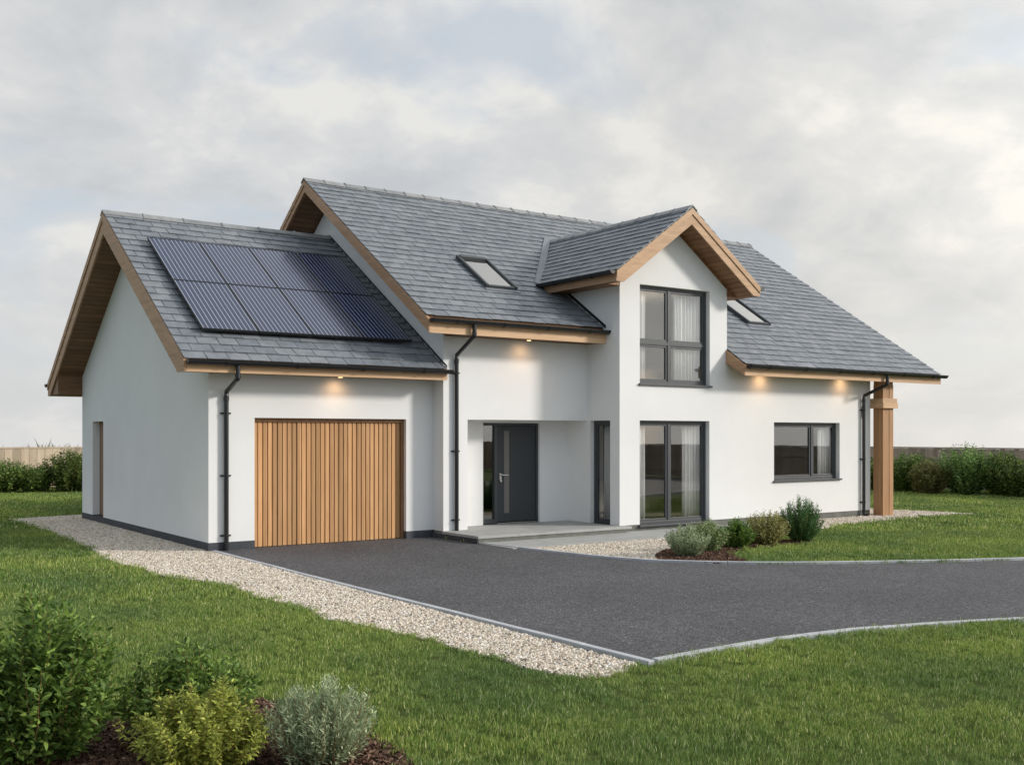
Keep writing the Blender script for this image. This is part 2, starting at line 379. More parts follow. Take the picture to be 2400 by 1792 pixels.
# land: level plot, falling away beyond the fences
def land_z(x, y):
    d = max(0.0, x - 33, y - 41, -22 - x, -22 - y)
    return -min(.06 * d + .0002 * d * d, 40) if d > 0 else 0.0
gx = sorted(set([-700,-450,-300,-200,-140,-100,-70,-50,-35,-27,-22,-10,0,5,10,15,20,25,30,33,36,40,46,55,70,95,130,180,250,360,500,750]))
gy = sorted(set([-700,-450,-300,-200,-140,-100,-70,-50,-35,-27,-22,-10,0,5,10,15,20,25,30,35,41,44,48,54,62,75,95,130,180,250,360,500,750]))
mb = MB(); mb.add([(x, y, land_z(x, y) - .02) for x in gx for y in gy], [(i*len(gy)+j, (i+1)*len(gy)+j, (i+1)*len(gy)+j+1, i*len(gy)+j+1) for i in range(len(gx)-1) for j in range(len(gy)-1)])
o = mb.build('ground', 'soil', smooth=True); o['kind'] = 'structure'
sheet(GRAVEL_L, -.012, 'gravel_bed', 'bed'); sheet(GRAVEL_M, -.012, 'gravel_bed', 'bed'); sheet(GRAVEL_R, -.012, 'gravel_bed', 'bed')
sheet(MULCH_N, -.006, 'soil_bed', 'mulch_bed'); sheet(MULCH_M, -.004, 'soil_bed', 'mulch_bed')
sheet(DRIVE, .004, 'driveway', 'asphalt')
mb = MB(); mb.prism(PATH, 2, -.03, .02); o = mb.build('path', 'paving', bevel=.004); o['kind'] = 'structure'

def kerb(pts, wd, z0, z1, label_mat='kerb'):
    """concrete edging blocks laid end to end; pts run along its centre"""
    mb = MB(); P = [Vector((x, y)) for x, y in pts]
    # resample smooth
    L = [0]
    for a, b in zip(P, P[1:]): L.append(L[-1] + (b-a).length)
    def at(s):
        for i in range(len(P)-1):
            if s <= L[i+1] or i == len(P)-2:
                return P[i] + (P[i+1]-P[i]) * ((s-L[i])/(L[i+1]-L[i]))
    s = 0; step = .9
    while s < L[-1] - .05:
        e = min(s + step, L[-1]); n = 3; dz = random.uniform(-.002, .002)
        q = [at(s + .003 + (e - s - .006) * k / n) for k in range(n+1)]
        vs = []
        for k in range(n+1):
            d = (q[min(k+1, n)] - q[max(k-1, 0)]).normalized(); nn = Vector((-d.y, d.x)) * wd/2
            a, b = q[k] + nn, q[k] - nn
            vs += [(a.x, a.y, z0), (a.x, a.y, z1+dz), (b.x, b.y, z1+dz), (b.x, b.y, z0)]
        fs = [(k*4+j, k*4+(j+1) % 4, (k+1)*4+(j+1) % 4, (k+1)*4+j) for k in range(n) for j in range(4)] + [(0,1,2,3), tuple(n*4+j for j in (3,2,1,0))]
        mb.add(vs, fs); s = e
    o = mb.build('kerb', label_mat, bevel=.006); o['kind'] = 'structure'; return o
kerb([(5.66,16.08),(5.66,12.0),(5.70,8.93),(5.73,6.24)], .07, -.05, .018)
kerb([(5.78,6.26),(6.48,6.29),(7.3,6.29),(8.17,6.18),(9.1,5.94),(10.1,5.58),(11.9,4.96),(15,3.56),(21,.46),(30,-5)], .075, -.05, .026)
kerb([(9.66,14.58),(9.72,13.9),(9.78,13.3),(9.98,12.1),(10.28,11.22),(10.65,10.76),(11.14,10.28),(11.88,9.74),(12.80,9.24),(14.77,8.30),(17.62,7.68),(19.5,7.06),(24,5.66),(34,1.05)], .07, -.05, .034)

# ------------------------------------------------------------------ the house
HO = Vector((12, 18, 0))
house = thing('house', 'white rendered house with slate roofs, timber eaves, front dormer and attached garage', 'house', HO)
def part(mb, name, mat, parent=house, **k): return mb.build(name, mat, parent, **k)

GX0, GX1, GY0, GY1 = 5.592, 9.61, 16.116, 24.10
MY0, MY1, TX0, TX1, TY, WX1 = 15.764, 24.62, 12.814, 15.613, 14.823, 20.164
G_yf, G_yb, G_ze, G_zr = 15.632, 24.93, 2.943, 5.901; G_ym = (G_yf+G_yb)/2; G_s = (G_zr-G_ze)/(G_ym-G_yf)
M_yr, M_zr = 20.176, 7.009; M_s = .6535; M_yf = 15.209; M_yf2 = 14.329
mz = lambda y: M_zr - M_s * abs(y - M_yr); gzf = lambda y: G_zr - G_s * abs(y - G_ym)
M_yb = M_yr + (M_yr - M_yf)
D_xl, D_xr, D_y, D_ze, D_zr = 12.361, 16.066, 14.362, 4.742, 6.079; D_xm = (D_xl+D_xr)/2; D_s = (D_zr-D_ze)/(D_xm-D_xl)
dz = lambda x: D_zr - D_s * abs(x - D_xm)
ZP = .13  # plinth top

# --- garage walls
FS = Frame((0, GY0, 0), (1, 0, 0), (0, -1, 0))
mb = MB(); wall_holes(mb, FS, GX0, GX1, ZP, 2.85, .22, [(6.335, 9.075, -1, 2.067)])
FG = Frame((GX0, 0, 0), (0, 1, 0), (-1, 0, 0))
wall_holes(mb, FG, GY0 + .22, GY1, ZP, 2.62, .22, [(22.361, 23.216, -1, 2.07)])
T = .42
mb.prism([(GY0+.22, 2.62), (GY1, 2.62), (GY1, gzf(GY1)-T), (G_ym, G_zr-T), (GY0+.22, gzf(GY0+.22)-T)], 0, GX0, GX0+.22)
mb.box(GX0+.221, GX1, GY1-.2, GY1-.002, ZP, gzf(GY1)-T-.01)
part(mb, 'garage_wall', 'render')
pieces([(GX0-.006, 6.335, GY0-.008, GY0+.2, -.1, ZP), (9.075, GX1, GY0-.008, GY0+.2, -.1, ZP), (GX0-.006, GX0+.2, GY0+.201, 22.361, -.1, ZP), (GX0-.006, GX0+.2, 22.362, 23.215, -.1, ZP-.02),
        (GX0-.006, GX0+.2, 23.216, GY1+.006, -.1, ZP), (GX0+.201, GX1, GY1-.19, GY1+.006, -.1, ZP)], 'plinth', 'plinth', house)

# --- main walls
FM = Frame((0, MY0, 0), (1, 0, 0), (0, -1, 0)); FT = Frame((0, TY, 0), (1, 0, 0), (0, -1, 0))
FL = Frame((TX0, 0, 0), (0, 1, 0), (-1, 0, 0))
mb = MB(); wall_holes(mb, FM, GX1, TX0, ZP, 3.60, .20, [(10.109, 12.814, -1, 2.066)])
RB = 16.38   # recess back wall
FR = Frame((0, RB, 0), (1, 0, 0), (0, -1, 0))
wall_holes(mb, FR, 10.0, TX0, .12, 2.066, .2, [(10.845, 12.145, -1, 2.02)])
mb.box(10.0, 10.109, MY0+.20, RB, ZP, 2.066)
mb.box(10.0, TX0, MY0+.20, RB+.2, 2.066, 2.25)          # recess ceiling
mb.prism([(MY0+.2, ZP), (MY1, ZP), (MY1, mz(MY1)-.32), (M_yr, M_zr-.32), (MY0+.2, mz(MY0+.2)-.32)], 0, GX1, GX1+.2)
mb.prism([(MY0+.001, 3.2), (MY0+.2, 3.2), (MY0+.2, mz(MY0+.2)-.32), (MY0+.001, mz(MY0)-.32)], 0, GX1+.001, GX1+.2)
mb.box(GX1+.201, WX1, MY1-.2, MY1-.002, ZP, mz(MY1)-.34)
mb.prism([(TY+.2, ZP), (MY1-.2, ZP), (MY1-.2, mz(MY1-.2)-.3), (M_yr, M_zr-.3), (TY+.2, mz(TY+.2)-.3)], 0, WX1-.2, WX1)
wall_holes(mb, FT, TX1, WX1, ZP, mz(TY)-.24, .20, [(16.993, 19.10, .82, 2.055)])
part(mb, 'main_wall', 'render')
# --- dormer tower
mb = MB(); TD = .40
wall_holes(mb, FT, TX0, TX1, ZP, 4.62, .20, [(13.306, 15.125, -1, 2.065), (13.306, 15.135, 2.72, 4.60)])
mb.prism([(TX0, 4.62), (TX1, 4.62), (TX1, dz(TX1)-TD), (D_xm, D_zr-TD), (TX0, dz(TX0)-TD)], 1, TY, TY+.2)
wall_holes(mb, FL, TY+.2, RB+.1, ZP, 2.6, .20, [(15.091, 15.672, -1, 2.065)])
mb.box(TX0, TX0+.2, TY+.2, 17.4, 2.6, dz(TX0)-TD); mb.box(TX1-.2, TX1, TY+.2, 17.4, 2.6, dz(TX1)-TD)
part(mb, 'dormer_wall', 'render')
pieces([(TX0+.01, 13.305, TY+.012, TY+.19, -.1, ZP), (13.306, 15.125, TY+.012, TY+.19, -.1, ZP-.045), (15.126, WX1-.004, TY+.012, TY+.19, -.1, ZP),
        (WX1-.2, WX1-.005, TY+.191, MY1, -.1, ZP), (GX1, WX1-.005, MY1+.001, MY1+.006, -.1, ZP), (GX1-.005, GX1+.2, MY0+.006, MY0+.3, -.1, ZP)], 'plinth', 'riser', house)
# --- porch
mb = MB(); mb.box(9.60, TX0-.003, 14.64, RB, -.1, .085); o = part(mb, 'porch_step', 'riser')
mb = MB()
xs = [9.58, 10.4, 11.2, 12.0, TX0-.003]
for a, b_ in zip(xs, xs[1:]):
    mb.box(a+.0015, b_-.0015, 14.62, 15.498, .0855, .13)
    mb.box(max(a+.0015, 9.582), b_-.0015, 15.502, MY0-.002, .0855, .13)
    if a < 10.2: mb.box(10.112, b_-.0015, MY0+.002, RB, .0855, .13)
    else: mb.box(a+.0015, b_-.0015, MY0+.002, RB, .0855, .13)
mb.box(TX0-.002, TX0+.12, 14.62, TY-.003, .0855, .13)
mb.build('paving_slab', 'paving', o, bevel=.003)
mb = MB(); mb.box(9.572, 9.60, 14.63, 16.11, -.1, .084); mb.build('side_panel', 'plinth', o)

# --- interiors
def room(x0, x1, y0, y1, z0, z1, mat):
    mb = MB(); mb.add([(x0,y0,z0),(x1,y0,z0),(x1,y1,z0),(x0,y1,z0),(x0,y0,z1),(x1,y0,z1),(x1,y1,z1),(x0,y1,z1)],
                      [(0,1,2,3),(4,5,6,7),(1,2,6,5),(2,3,7,6),(3,0,4,7)])
    return part(mb, 'room', mat)
mb = MB(); x0, x1, y0, y1, z0, z1 = TX0+.205, 19.95, TY+.205, 19.4, .10, 2.45
mb.add([(x0,y0,z0),(x1,y0,z0),(x1,y1,z0),(x0,y1,z0),(x0,y0,z1),(x1,y0,z1),(x1,y1,z1),(x0,y1,z1),(x0,17.0,z0),(x0,17.0,z1)],
       [(0,1,2,3),(4,5,6,7),(1,2,6,5),(2,3,7,6),(3,8,9,7)])
part(mb, 'room', 'interior')
room(TX0+.205, TX1-.205, TY+.205, 17.0, 2.6, 4.85, 'interior')
room(10.3, TX0-.01, RB+.21, 18.6, .10, 2.4, 'darkroom')

# --- windows and doors
def framed(F, a0, a1, z0, z1, depth, parent_name, mull=(), trans=(), fr=.055, sash=.042, sill=None, label=None, cells=None, skip_bottom=False):
    root = MB(); B = F.box
    b1 = -depth; b0 = -depth - .07
    B(root, a0, a1, b0, b1, z1-fr, z1); B(root, a0, a1, b0, b1, z0, z0+fr)
    B(root, a0, a0+fr, b0, b1, z0+fr, z1-fr); B(root, a1-fr, a1, b0, b1, z0+fr, z1-fr)
    ms = [a0 + fr] + [v for mpos in mull for v in (mpos-.03, mpos+.03)] + [a1 - fr]
    tz = [z0 + fr] + [v for tpos in trans for v in (tpos-.035, tpos+.035)] + [z1 - fr]
    for mpos in mull: B(root, mpos-.03, mpos+.03, b0, b1+.004, z0+fr, z1-fr)
    for tpos in trans:
        for i in range(0, len(ms), 2): B(root, ms[i], ms[i+1], b0, b1+.002, tpos-.035, tpos+.035)
    r = part(root, parent_name, 'frame', bevel=.004)
    if label: r['label'] = label
    for i in range(0, len(ms), 2):
        for j in range(0, len(tz), 2):
            p, q, u, v = ms[i], ms[i+1], tz[j], tz[j+1]
            s = MB(); c0, c1 = b1-.055, b1-.012
            B(s, p, q, c0, c1, v-sash, v); B(s, p, q, c0, c1, u, u+sash); B(s, p, p+sash, c0, c1, u+sash, v-sash); B(s, q-sash, q, c0, c1, u+sash, v-sash)
            s.build('sash', 'frame', r, bevel=.003)
            g = MB(); B(g, p+sash, q-sash, b1-.036, b1-.034, u+sash, v-sash); g.build('pane', 'glass', r)
    if sill:
        s = MB(); B(s, a0-.03, a1+.035, b1-.02, .045, z0-.035, z0-.002); s.build('sill', 'frame', r, bevel=.003)
    return r
framed(FT, 13.306, 15.135, 2.755, 4.60, .10, 'window', (14.135,), (3.53,), sill=True, label='tall four pane dormer window')
framed(FT, 13.306, 15.125, .115, 2.065, .10, 'glazed_door', (14.135,), (), sill=True, label='double glazed doors at ground level')
framed(FT, 16.993, 19.10, .855, 2.055, .10, 'window', (18.30,), (), sill=True, label='wide two pane window')
framed(FL, 15.091, 15.672, .115, 2.065, .09, 'window', (), (), label='narrow full height side window')

# entrance door
FD = Frame((0, RB+.05, 0), (1, 0, 0), (0, -1, 0))
mb = MB(); B = FD.box; z0, z1, a0, a1 = .131, 2.02, 10.845, 12.145
B(mb, a0, a1, -.09, 0, z1-.05, z1); B(mb, a0, a0+.035, -.09, 0, z0, z1-.05); B(mb, a1-.045, a1, -.09, 0, z0, z1-.05)
B(mb, 11.135, 11.195, -.09, 0, z0, z1-.05); B(mb, a0+.035, 11.135, -.09, 0, z0, z0+.10)
door = part(mb, 'entrance_door', 'frame', bevel=.003)
mb = MB(); lz0, lz1, la, lb = z0+.035, z1-.056, 11.2, 12.095
g0, g1, gz0, gz1 = 11.362, 11.508, .33, 1.87
B(mb, la, g0, -.065, -.02, lz0, lz1); B(mb, g1, lb, -.065, -.02, lz0, lz1); B(mb, g0, g1, -.065, -.02, lz0, gz0); B(mb, g0, g1, -.065, -.02, gz1, lz1)
mb.build('door_leaf', 'door', door, bevel=.003)
mb = MB()
B(mb, g0-.018, g0, -.02, -.014, gz0-.018, gz1+.018); B(mb, g1, g1+.018, -.02, -.014, gz0-.018, gz1+.018); B(mb, g0, g1, -.02, -.014, gz0-.018, gz0); B(mb, g0, g1, -.02, -.014, gz1, gz1+.018)
mb.build('glazing_bead', 'frame', door)
mb = MB(); B(mb, g0, g1, -.045, -.040, gz0, gz1); mb.build('pane', 'frost', door)
mb = MB(); B(mb, a0+.035, 11.135, -.045, -.041, z0+.10, z1-.05); mb.build('side_pane', 'glass', door)
mb = MB(); B(mb, la-.01, lb, -.05, .01, z0, z0+.02); mb.build('threshold', 'steel', door)
mb = MB(); hx, hz = 11.275, 1.045; P = FD.P
B(mb, hx-.022, hx+.022, -.02, -.006, hz-.09, hz+.03)
mb.tube([P(hx, -.006, hz), P(hx, .045, hz), P(hx+.02, .05, hz), P(hx+.145, .05, hz-.004)], .011, 8)
mb.tube([P(hx, -.006, hz-.11), P(hx, .012, hz-.11)], .024, 14)
mb.build('handle', 'steel', door, smooth=False)

# garage door
mb = MB(); B = FS.box
B(mb, 6.335, 9.075, -.20, -.085, 2.005, 2.066); B(mb, 9.02, 9.075, -.20, -.085, .006, 2.005); B(mb, 6.335, 6.35, -.2, -.10, .006, 2.005)
gd = part(mb, 'garage_door', 'cedar_dark')
mb = MB(); B(mb, 6.35, 9.02, -.18, -.15, .006, 2.005); mb.build('backing', 'cedar_dark', gd)
mb = MB(); n = 32; w = (9.02 - 6.352) / n
for i in range(n):
    a = 6.352 + i * w; t0 = random.uniform(-.003, .003)
    B(mb, a+.005, a+w*.66, -.148, -.112+t0, .012, 2.0); B(mb, a+w*.66, a+w-.008, -.148, -.121+t0, .012, 2.0)
mb.build('slats', 'slat', gd)
# side door of the garage, deep in its opening
mb = MB(); B = FG.box
B(mb, 22.365, 23.212, -.19, -.14, .12, 2.066)
sd = part(mb, 'side_door', 'cedar_dark'); sd['label'] = 'brown timber side door in the gable wall'
mb = MB()
for i in range(8): B(mb, 22.44 + i*.09, 22.44 + i*.09 + .082, -.14, -.128, .16, 2.0)
mb.build('boards', 'slat_dark', sd)

# --- roofs
def slab(name, poly, x0, x1, mat, parent): return MB().prism(poly, 0, x0, x1).build(name, mat, parent)
def slates(fn, s_len, rows, a0, a1, width, keep=None, seed=1, th=.011):
    """fn(a, s, h): point at a along the eave, s up the slope, h off the plane. keep(a,s) -> bool or list of (lo,hi)"""
    r = random.Random(seed); mb = MB(); ex = s_len / rows
    for i in range(rows):
        s0 = i * ex; s1 = min(s0 + ex * 1.32, s_len)
        spans = keep(s0 + ex * .5) if keep else [(a0, a1)]
        for (lo, hi) in spans:
            a = lo - (width * .5 if i % 2 else 0) - 0
            while a < hi - .01:
                w = width * r.uniform(.93, 1.07)
                p, q = max(a, lo), min(a + w, hi)
                a += w
                if q - p < .03: continue
                g = .0055; j = r.uniform(-.006, .006); k = r.uniform(-.003, .004); tw = r.uniform(-.003, .003)
                hA, hB = .024 + k, .004
                V = [fn(p+g, s0+j+tw, hA-th), fn(q-g, s0+j-tw, hA-th), fn(q-g, s1, hB-th), fn(p+g, s1, hB-th), fn(p+g, s0+j+tw, hA), fn(q-g, s0+j-tw, hA), fn(q-g, s1, hB), fn(p+g, s1, hB)]
                mb.add(V, [(0,3,2,1),(4,5,6,7),(0,1,5,4),(1,2,6,5),(2,3,7,6),(3,0,4,7)])
    return mb
def roof_fn(yf, zf, sl, sign):
    L = math.hypot(1, sl); cy, cz = 1/L, sl/L
    return lambda a, s, h: (a, yf + sign*(s*cy - h*cz), zf + s*cz + h*cy - .024)

# garage roof
L = math.hypot(G_ym-G_yf, G_zr-G_ze)
mb = slates(roof_fn(G_yf, G_ze, G_s, 1), L, 23, 5.058, GX1, .33, seed=2)
mb2 = slates(roof_fn(G_yb, G_ze, G_s, -1), L, 23, 5.058, GX1, .33, seed=3); mb.add(mb2.v, mb2.f)
groof = part(mb, 'garage_roof', 'slate')
zb = 2.735; o_ = .035
und = lambda z: G_ym - (G_zr - T - z) / G_s
poly = [(G_yf+.03, G_ze-o_+.01), (G_yf+.03, zb+.02), (GY0+.01, zb+.02), (GY0+.01, gzf(GY0)-T), (G_ym, G_zr-T), (GY1-.01, gzf(GY1)-T), (GY1-.01, 2.66), (G_yb-.03, 2.66), (G_yb-.03, G_ze-o_+.01), (G_ym, G_zr-o_)]
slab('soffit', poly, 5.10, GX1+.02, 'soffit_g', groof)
def barge_prof(yf, yb, ym, ze, zr, sl, T, zb, zb2, step=0):
    """inverted V in y,z; bottoms trimmed level at zb"""
    top = .034
    if step: T = step
    pts_o = [(yf, ze-top-.0)] ; y_in = yf + max(0, (zb + T - ze) / sl)
    pts = [(yf, ze-top), (yf, max(zb, ze-T)), (y_in, max(zb, ze-T)) , (ym, zr-T)]
    y_in2 = yb - max(0, (zb2 + T - ze) / sl)
    pts += [(y_in2, max(zb2, ze-T)), (yb, max(zb2, ze-T)), (yb, ze-top), (ym, zr-top)]
    out = [pts[0]]
    for p in pts[1:]:
        if (Vector(p) - Vector(out[-1])).length > 1e-4: out.append(p)
    return out
mb = MB(); mb.prism(barge_prof(G_yf, G_yb, G_ym, G_ze, G_zr, G_s, .42, zb, 2.64), 0, 5.066, 5.098); mb.build('barge_board', 'barge', groof)
mb = MB(); mb.prism(barge_prof(G_yf, G_yb, G_ym, G_ze, G_zr, G_s, .42, zb, 2.64, step=.17), 0, 5.048, 5.0655); mb.build('barge_board', 'barge', groof)
mb = MB(); mb.box(5.10, GX1-.005, G_yf, G_yf+.026, zb, G_ze-.10); mb.box(5.10, GX1-.005, G_yf-.012, G_yf+.026, G_ze-.10, G_ze-.035); mb.build('fascia', 'fascia', groof)
mb = MB(); mb.box(5.10, GX1-.005, G_yb-.026, G_yb, 2.64, G_ze-.035); mb.build('fascia', 'fascia', groof)

def ridge(y, z, sl, x0, x1, step, parent, axis=0):
    mb = MB(); a = x0; wd = .15; c = math.cos(math.atan(sl))
    while a < x1 - .01:
        e = min(a + step, x1); up = .006 * random.random()
        for sg in (1, -1):
            q = [(y, z+.035+up), (y+sg*wd*c, z+.035+up-sl*wd*c), (y+sg*wd*c, z+.012+up-sl*wd*c), (y, z+.008+up)]
            mb.prism(q if axis == 0 else q, axis, a+.002, e-.004)
        # collar at each joint
        for sg in (1, -1):
            q = [(y, z+.048+up), (y+sg*(wd+.006)*c, z+.048+up-sl*wd*c), (y+sg*(wd+.006)*c, z+.012+up-sl*wd*c), (y, z+.03+up)]
            mb.prism(q, axis, e-.03, min(e+.012, x1+.01))
        a = e
    return mb.build('ridge_tiles', 'ridge', parent)
ridge(G_ym, G_zr-.01, G_s, 5.045, GX1-.01, .755, groof)
# flashing strip against the gable wall
mb = MB()
for sg, yf in ((1, G_yf), (-1, G_yb)):
    p0 = (yf, G_ze+.012); p1 = (G_ym, G_zr+.012)
    mb.prism([p0, p1, (p1[0], p1[1]+.035), (p0[0], p0[1]+.035)], 0, GX1-.014, GX1-.003)
mb.build('flashing', 'gutter', groof)

# main roof
def Mslope(): return math.hypot(1, M_s)
Lf = (M_yr - M_yf2) * Mslope(); ex = .225
rows = round(Lf / ex); ex = Lf / rows
zf2 = mz(M_yf2)
def keepM(s):
    y = M_yf2 + s / Mslope()
    if y < M_yf + .02: return [(TX1+.0, 22.09)]
    if y < 16.5: return [(8.982, TX0+.0), (TX1, 22.09)]
    dr = M_yr - y
    return [(8.982, 22.09)]
mb = slates(roof_fn(M_yf2, zf2, M_s, 1), Lf, rows, 8.982, 22.09, .30, keepM, 5)
Lb = (M_yb - M_yr) * Mslope()
mb2 = slates(roof_fn(M_yb, mz(M_yb), M_s, -1), Lb, 24, 8.982, 22.09, .335, None, 6); mb.add(mb2.v, mb2.f)
mroof = part(mb, 'main_roof', 'slate')
TM = .29; zbm = 3.49; me_z = mz(M_yf)
pl = [(M_yf+.03, me_z-.025), (M_yf+.03, zbm+.018), (MY0+.01, zbm+.018), (MY0+.01, mz(MY0)-TM), (M_yr, M_zr-TM), (M_yr, M_zr-.035)]
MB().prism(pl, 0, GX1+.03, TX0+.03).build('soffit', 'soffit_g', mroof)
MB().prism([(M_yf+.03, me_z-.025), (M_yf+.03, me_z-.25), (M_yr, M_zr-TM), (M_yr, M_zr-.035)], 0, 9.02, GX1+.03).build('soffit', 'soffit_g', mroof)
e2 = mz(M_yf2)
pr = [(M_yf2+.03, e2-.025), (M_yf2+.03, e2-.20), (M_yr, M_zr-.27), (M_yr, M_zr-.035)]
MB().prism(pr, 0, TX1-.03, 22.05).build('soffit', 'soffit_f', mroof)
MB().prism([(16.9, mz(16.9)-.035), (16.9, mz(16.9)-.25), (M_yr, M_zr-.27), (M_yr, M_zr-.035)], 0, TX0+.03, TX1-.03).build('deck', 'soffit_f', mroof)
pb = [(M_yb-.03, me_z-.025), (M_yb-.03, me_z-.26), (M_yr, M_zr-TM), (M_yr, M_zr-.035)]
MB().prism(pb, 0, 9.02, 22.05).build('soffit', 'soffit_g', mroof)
for st, xa, xb in ((0, 8.990, 9.02), (.14, 8.972, 8.9895)):
    MB().prism(barge_prof(M_yf, M_yb, M_yr, me_z, M_zr, M_s, .265, zbm, zbm-.05, step=st), 0, xa, xb).build('barge_board', 'barge', mroof)
MB().prism(barge_prof(M_yf2, M_yb, M_yr, e2, M_zr, M_s, .27, 2.5, 2.5), 0, 22.05, 22.08).build('barge_board', 'barge', mroof) if False else None
mb = MB(); mb.prism([(M_yf2, e2-.034), (M_yf2, e2-.235), (M_yr, M_zr-.30), (M_yb, me_z-.28), (M_yb, me_z-.034), (M_yr, M_zr-.034)], 0, 22.05, 22.08); mb.build('barge_board', 'barge', mroof)
# short verge of the right eave beside the dormer tower
mb = MB(); mb.prism([(M_yf2, e2-.034), (M_yf2, e2-.235), (TY-.002, mz(TY)-.29), (TY-.002, mz(TY)-.034)], 0, TX1-.032, TX1-.004); mb.build('barge_board', 'barge', mroof)
for (xa, xb, yf, zt, zl) in ((9.02, TX0-.003, M_yf, me_z, zbm), (TX1-.003, 22.05, M_yf2, e2, e2-.235)):
    mb = MB(); mb.box(xa, xb, yf, yf+.026, zl, zt-.095); mb.box(xa, xb, yf-.012, yf+.026, zt-.095, zt-.035); mb.build('fascia', 'fascia', mroof)
ridge(M_yr, M_zr-.01, M_s, 8.965, 22.10, .47, mroof)
# flashing up the tower side
MB().prism([(M_yf, me_z+.012), (M_yf+1.4, mz(M_yf+1.4)+.012), (M_yf+1.4, mz(M_yf+1.4)+.075), (M_yf, me_z+.075)], 0, TX0-.012, TX0-.002).build('flashing', 'gutter', mroof)

# dormer roof
y_v = lambda z: M_yf + (z - me_z) / M_s      # where height z meets the main slope
Ls = math.hypot(D_xm - D_xl, D_zr - D_ze); cx, cz = (D_xm-D_xl)/Ls, (D_zr-D_ze)/Ls
def dorm_fn(side):
    x0 = D_xl if side > 0 else D_xr
    return lambda a, s, h: (x0 + side*(s*cx - h*cz), a, D_ze + s*cz + h*cx - .024)
def keepD(s): return [(D_y, y_v(D_ze + s*cz) + .10)]
mb = slates(dorm_fn(1), Ls, 12, 0, 0, .30, keepD, 8); mb2 = slates(dorm_fn(-1), Ls, 12, 0, 0, .30, keepD, 9); mb.add(mb2.v, mb2.f)
droof = part(mb, 'dormer_roof', 'slate')
zbd = 4.527
def dsec(T, zb, x_in):
    return [(D_xl+.02, D_ze-.03), (D_xl+.02, zb), (TX0+.01, zb), (TX0+.01, dz(TX0)-T), (D_xm, D_zr-T), (TX1-.01, dz(TX1)-T), (TX1-.01, zb), (D_xr-.02, zb), (D_xr-.02, D_ze-.03), (D_xm, D_zr-.035)]
def half(T, zb, side):
    xe = D_xl+.02 if side > 0 else D_xr-.02; xw = TX0+.01 if side > 0 else TX1-.01
    return [(xe, D_ze-.03), (xe, zb), (xw, zb), (xw, dz(xw)-T), (D_xm, D_zr-T), (D_xm, D_zr-.035)]
# sloping boarded soffit in front of the gable, boxed eaves along the sides
sl = [(D_xl+.02, D_ze-.03), (D_xl+.02, zbd+.004), (D_xl+.16, zbd+.004), (D_xm, D_zr-.34), (D_xr-.16, zbd+.004), (D_xr-.02, zbd+.004), (D_xr-.02, D_ze-.03), (D_xm, D_zr-.035)]
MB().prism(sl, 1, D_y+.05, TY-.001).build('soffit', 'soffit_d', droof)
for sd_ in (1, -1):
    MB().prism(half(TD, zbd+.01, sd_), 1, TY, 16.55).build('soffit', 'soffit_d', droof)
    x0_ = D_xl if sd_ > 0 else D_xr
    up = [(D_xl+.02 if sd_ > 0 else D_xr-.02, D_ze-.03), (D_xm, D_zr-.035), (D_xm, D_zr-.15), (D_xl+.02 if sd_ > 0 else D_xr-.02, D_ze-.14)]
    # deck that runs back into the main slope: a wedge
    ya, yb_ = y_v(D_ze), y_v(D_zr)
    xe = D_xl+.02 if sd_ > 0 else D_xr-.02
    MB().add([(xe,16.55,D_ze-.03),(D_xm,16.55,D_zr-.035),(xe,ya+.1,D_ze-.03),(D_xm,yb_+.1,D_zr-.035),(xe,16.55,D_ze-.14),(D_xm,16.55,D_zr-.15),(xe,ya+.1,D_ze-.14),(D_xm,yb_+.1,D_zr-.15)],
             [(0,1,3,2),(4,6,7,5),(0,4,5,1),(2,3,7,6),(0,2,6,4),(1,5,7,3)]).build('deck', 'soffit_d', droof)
    fx0, fx1 = (D_xl, D_xl+.019) if sd_ > 0 else (D_xr-.019, D_xr)
    ox = -.012*sd_
    mb = MB(); mb.box(fx0, fx1, D_y+.05, y_v(4.55)+.1, zbd, D_ze-.09); mb.box(min(fx0, fx0+ox), max(fx1, fx1+ox), D_y+.05, ya+.02, D_ze-.09, D_ze-.034); mb.build('fascia', 'fascia_y', droof)
def dbarge(T, ya, yb_):
    zt = .034; zl = max(zbd, D_ze - T); xi = D_xl + max(0, (zbd + T - D_ze) / D_s)
    pts = [(D_xl-.005, D_ze-zt), (D_xl-.005, zl), (xi, zl), (D_xm, D_zr-T), (2*D_xm-xi, zl), (D_xr+.005, zl), (D_xr+.005, D_ze-zt), (D_xm, D_zr-zt)]
    if xi <= D_xl + 1e-6: pts.pop(2); pts.pop(3)
    return MB().prism(pts, 1, ya, yb_)
dbarge(.34, D_y+.015, D_y+.048).build('barge_board', 'barge_x', droof)
dbarge(.15, D_y-.004, D_y+.0145).build('barge_board', 'barge_x', droof)
ridge(D_xm, D_zr-.01, D_s, D_y-.01, y_v(D_zr)+.12, .5, droof, axis=1)
# lead valleys lying on the main slope
for sd_ in (1, -1):
    a0 = Vector((D_xl if sd_ > 0 else D_xr, y_v(D_ze)-.05, 0)); a1 = Vector((D_xm, y_v(D_zr)+.05, 0))
    d = (a1-a0).normalized(); nrm = Vector((-d.y, d.x, 0)) * sd_ * .11
    vs = []
    for p in (a0 - nrm*.2, a1 - nrm*.2, a1 + nrm, a0 + nrm): vs.append((p.x, p.y, mz(p.y)+.022))
    vs += [(p[0], p[1], p[2]-.02) for p in vs]
    MB().add(vs, [(0,1,2,3),(4,7,6,5),(0,4,5,1),(1,5,6,2),(2,6,7,3),(3,7,4,0)]).build('valley_flashing', 'lead', droof)

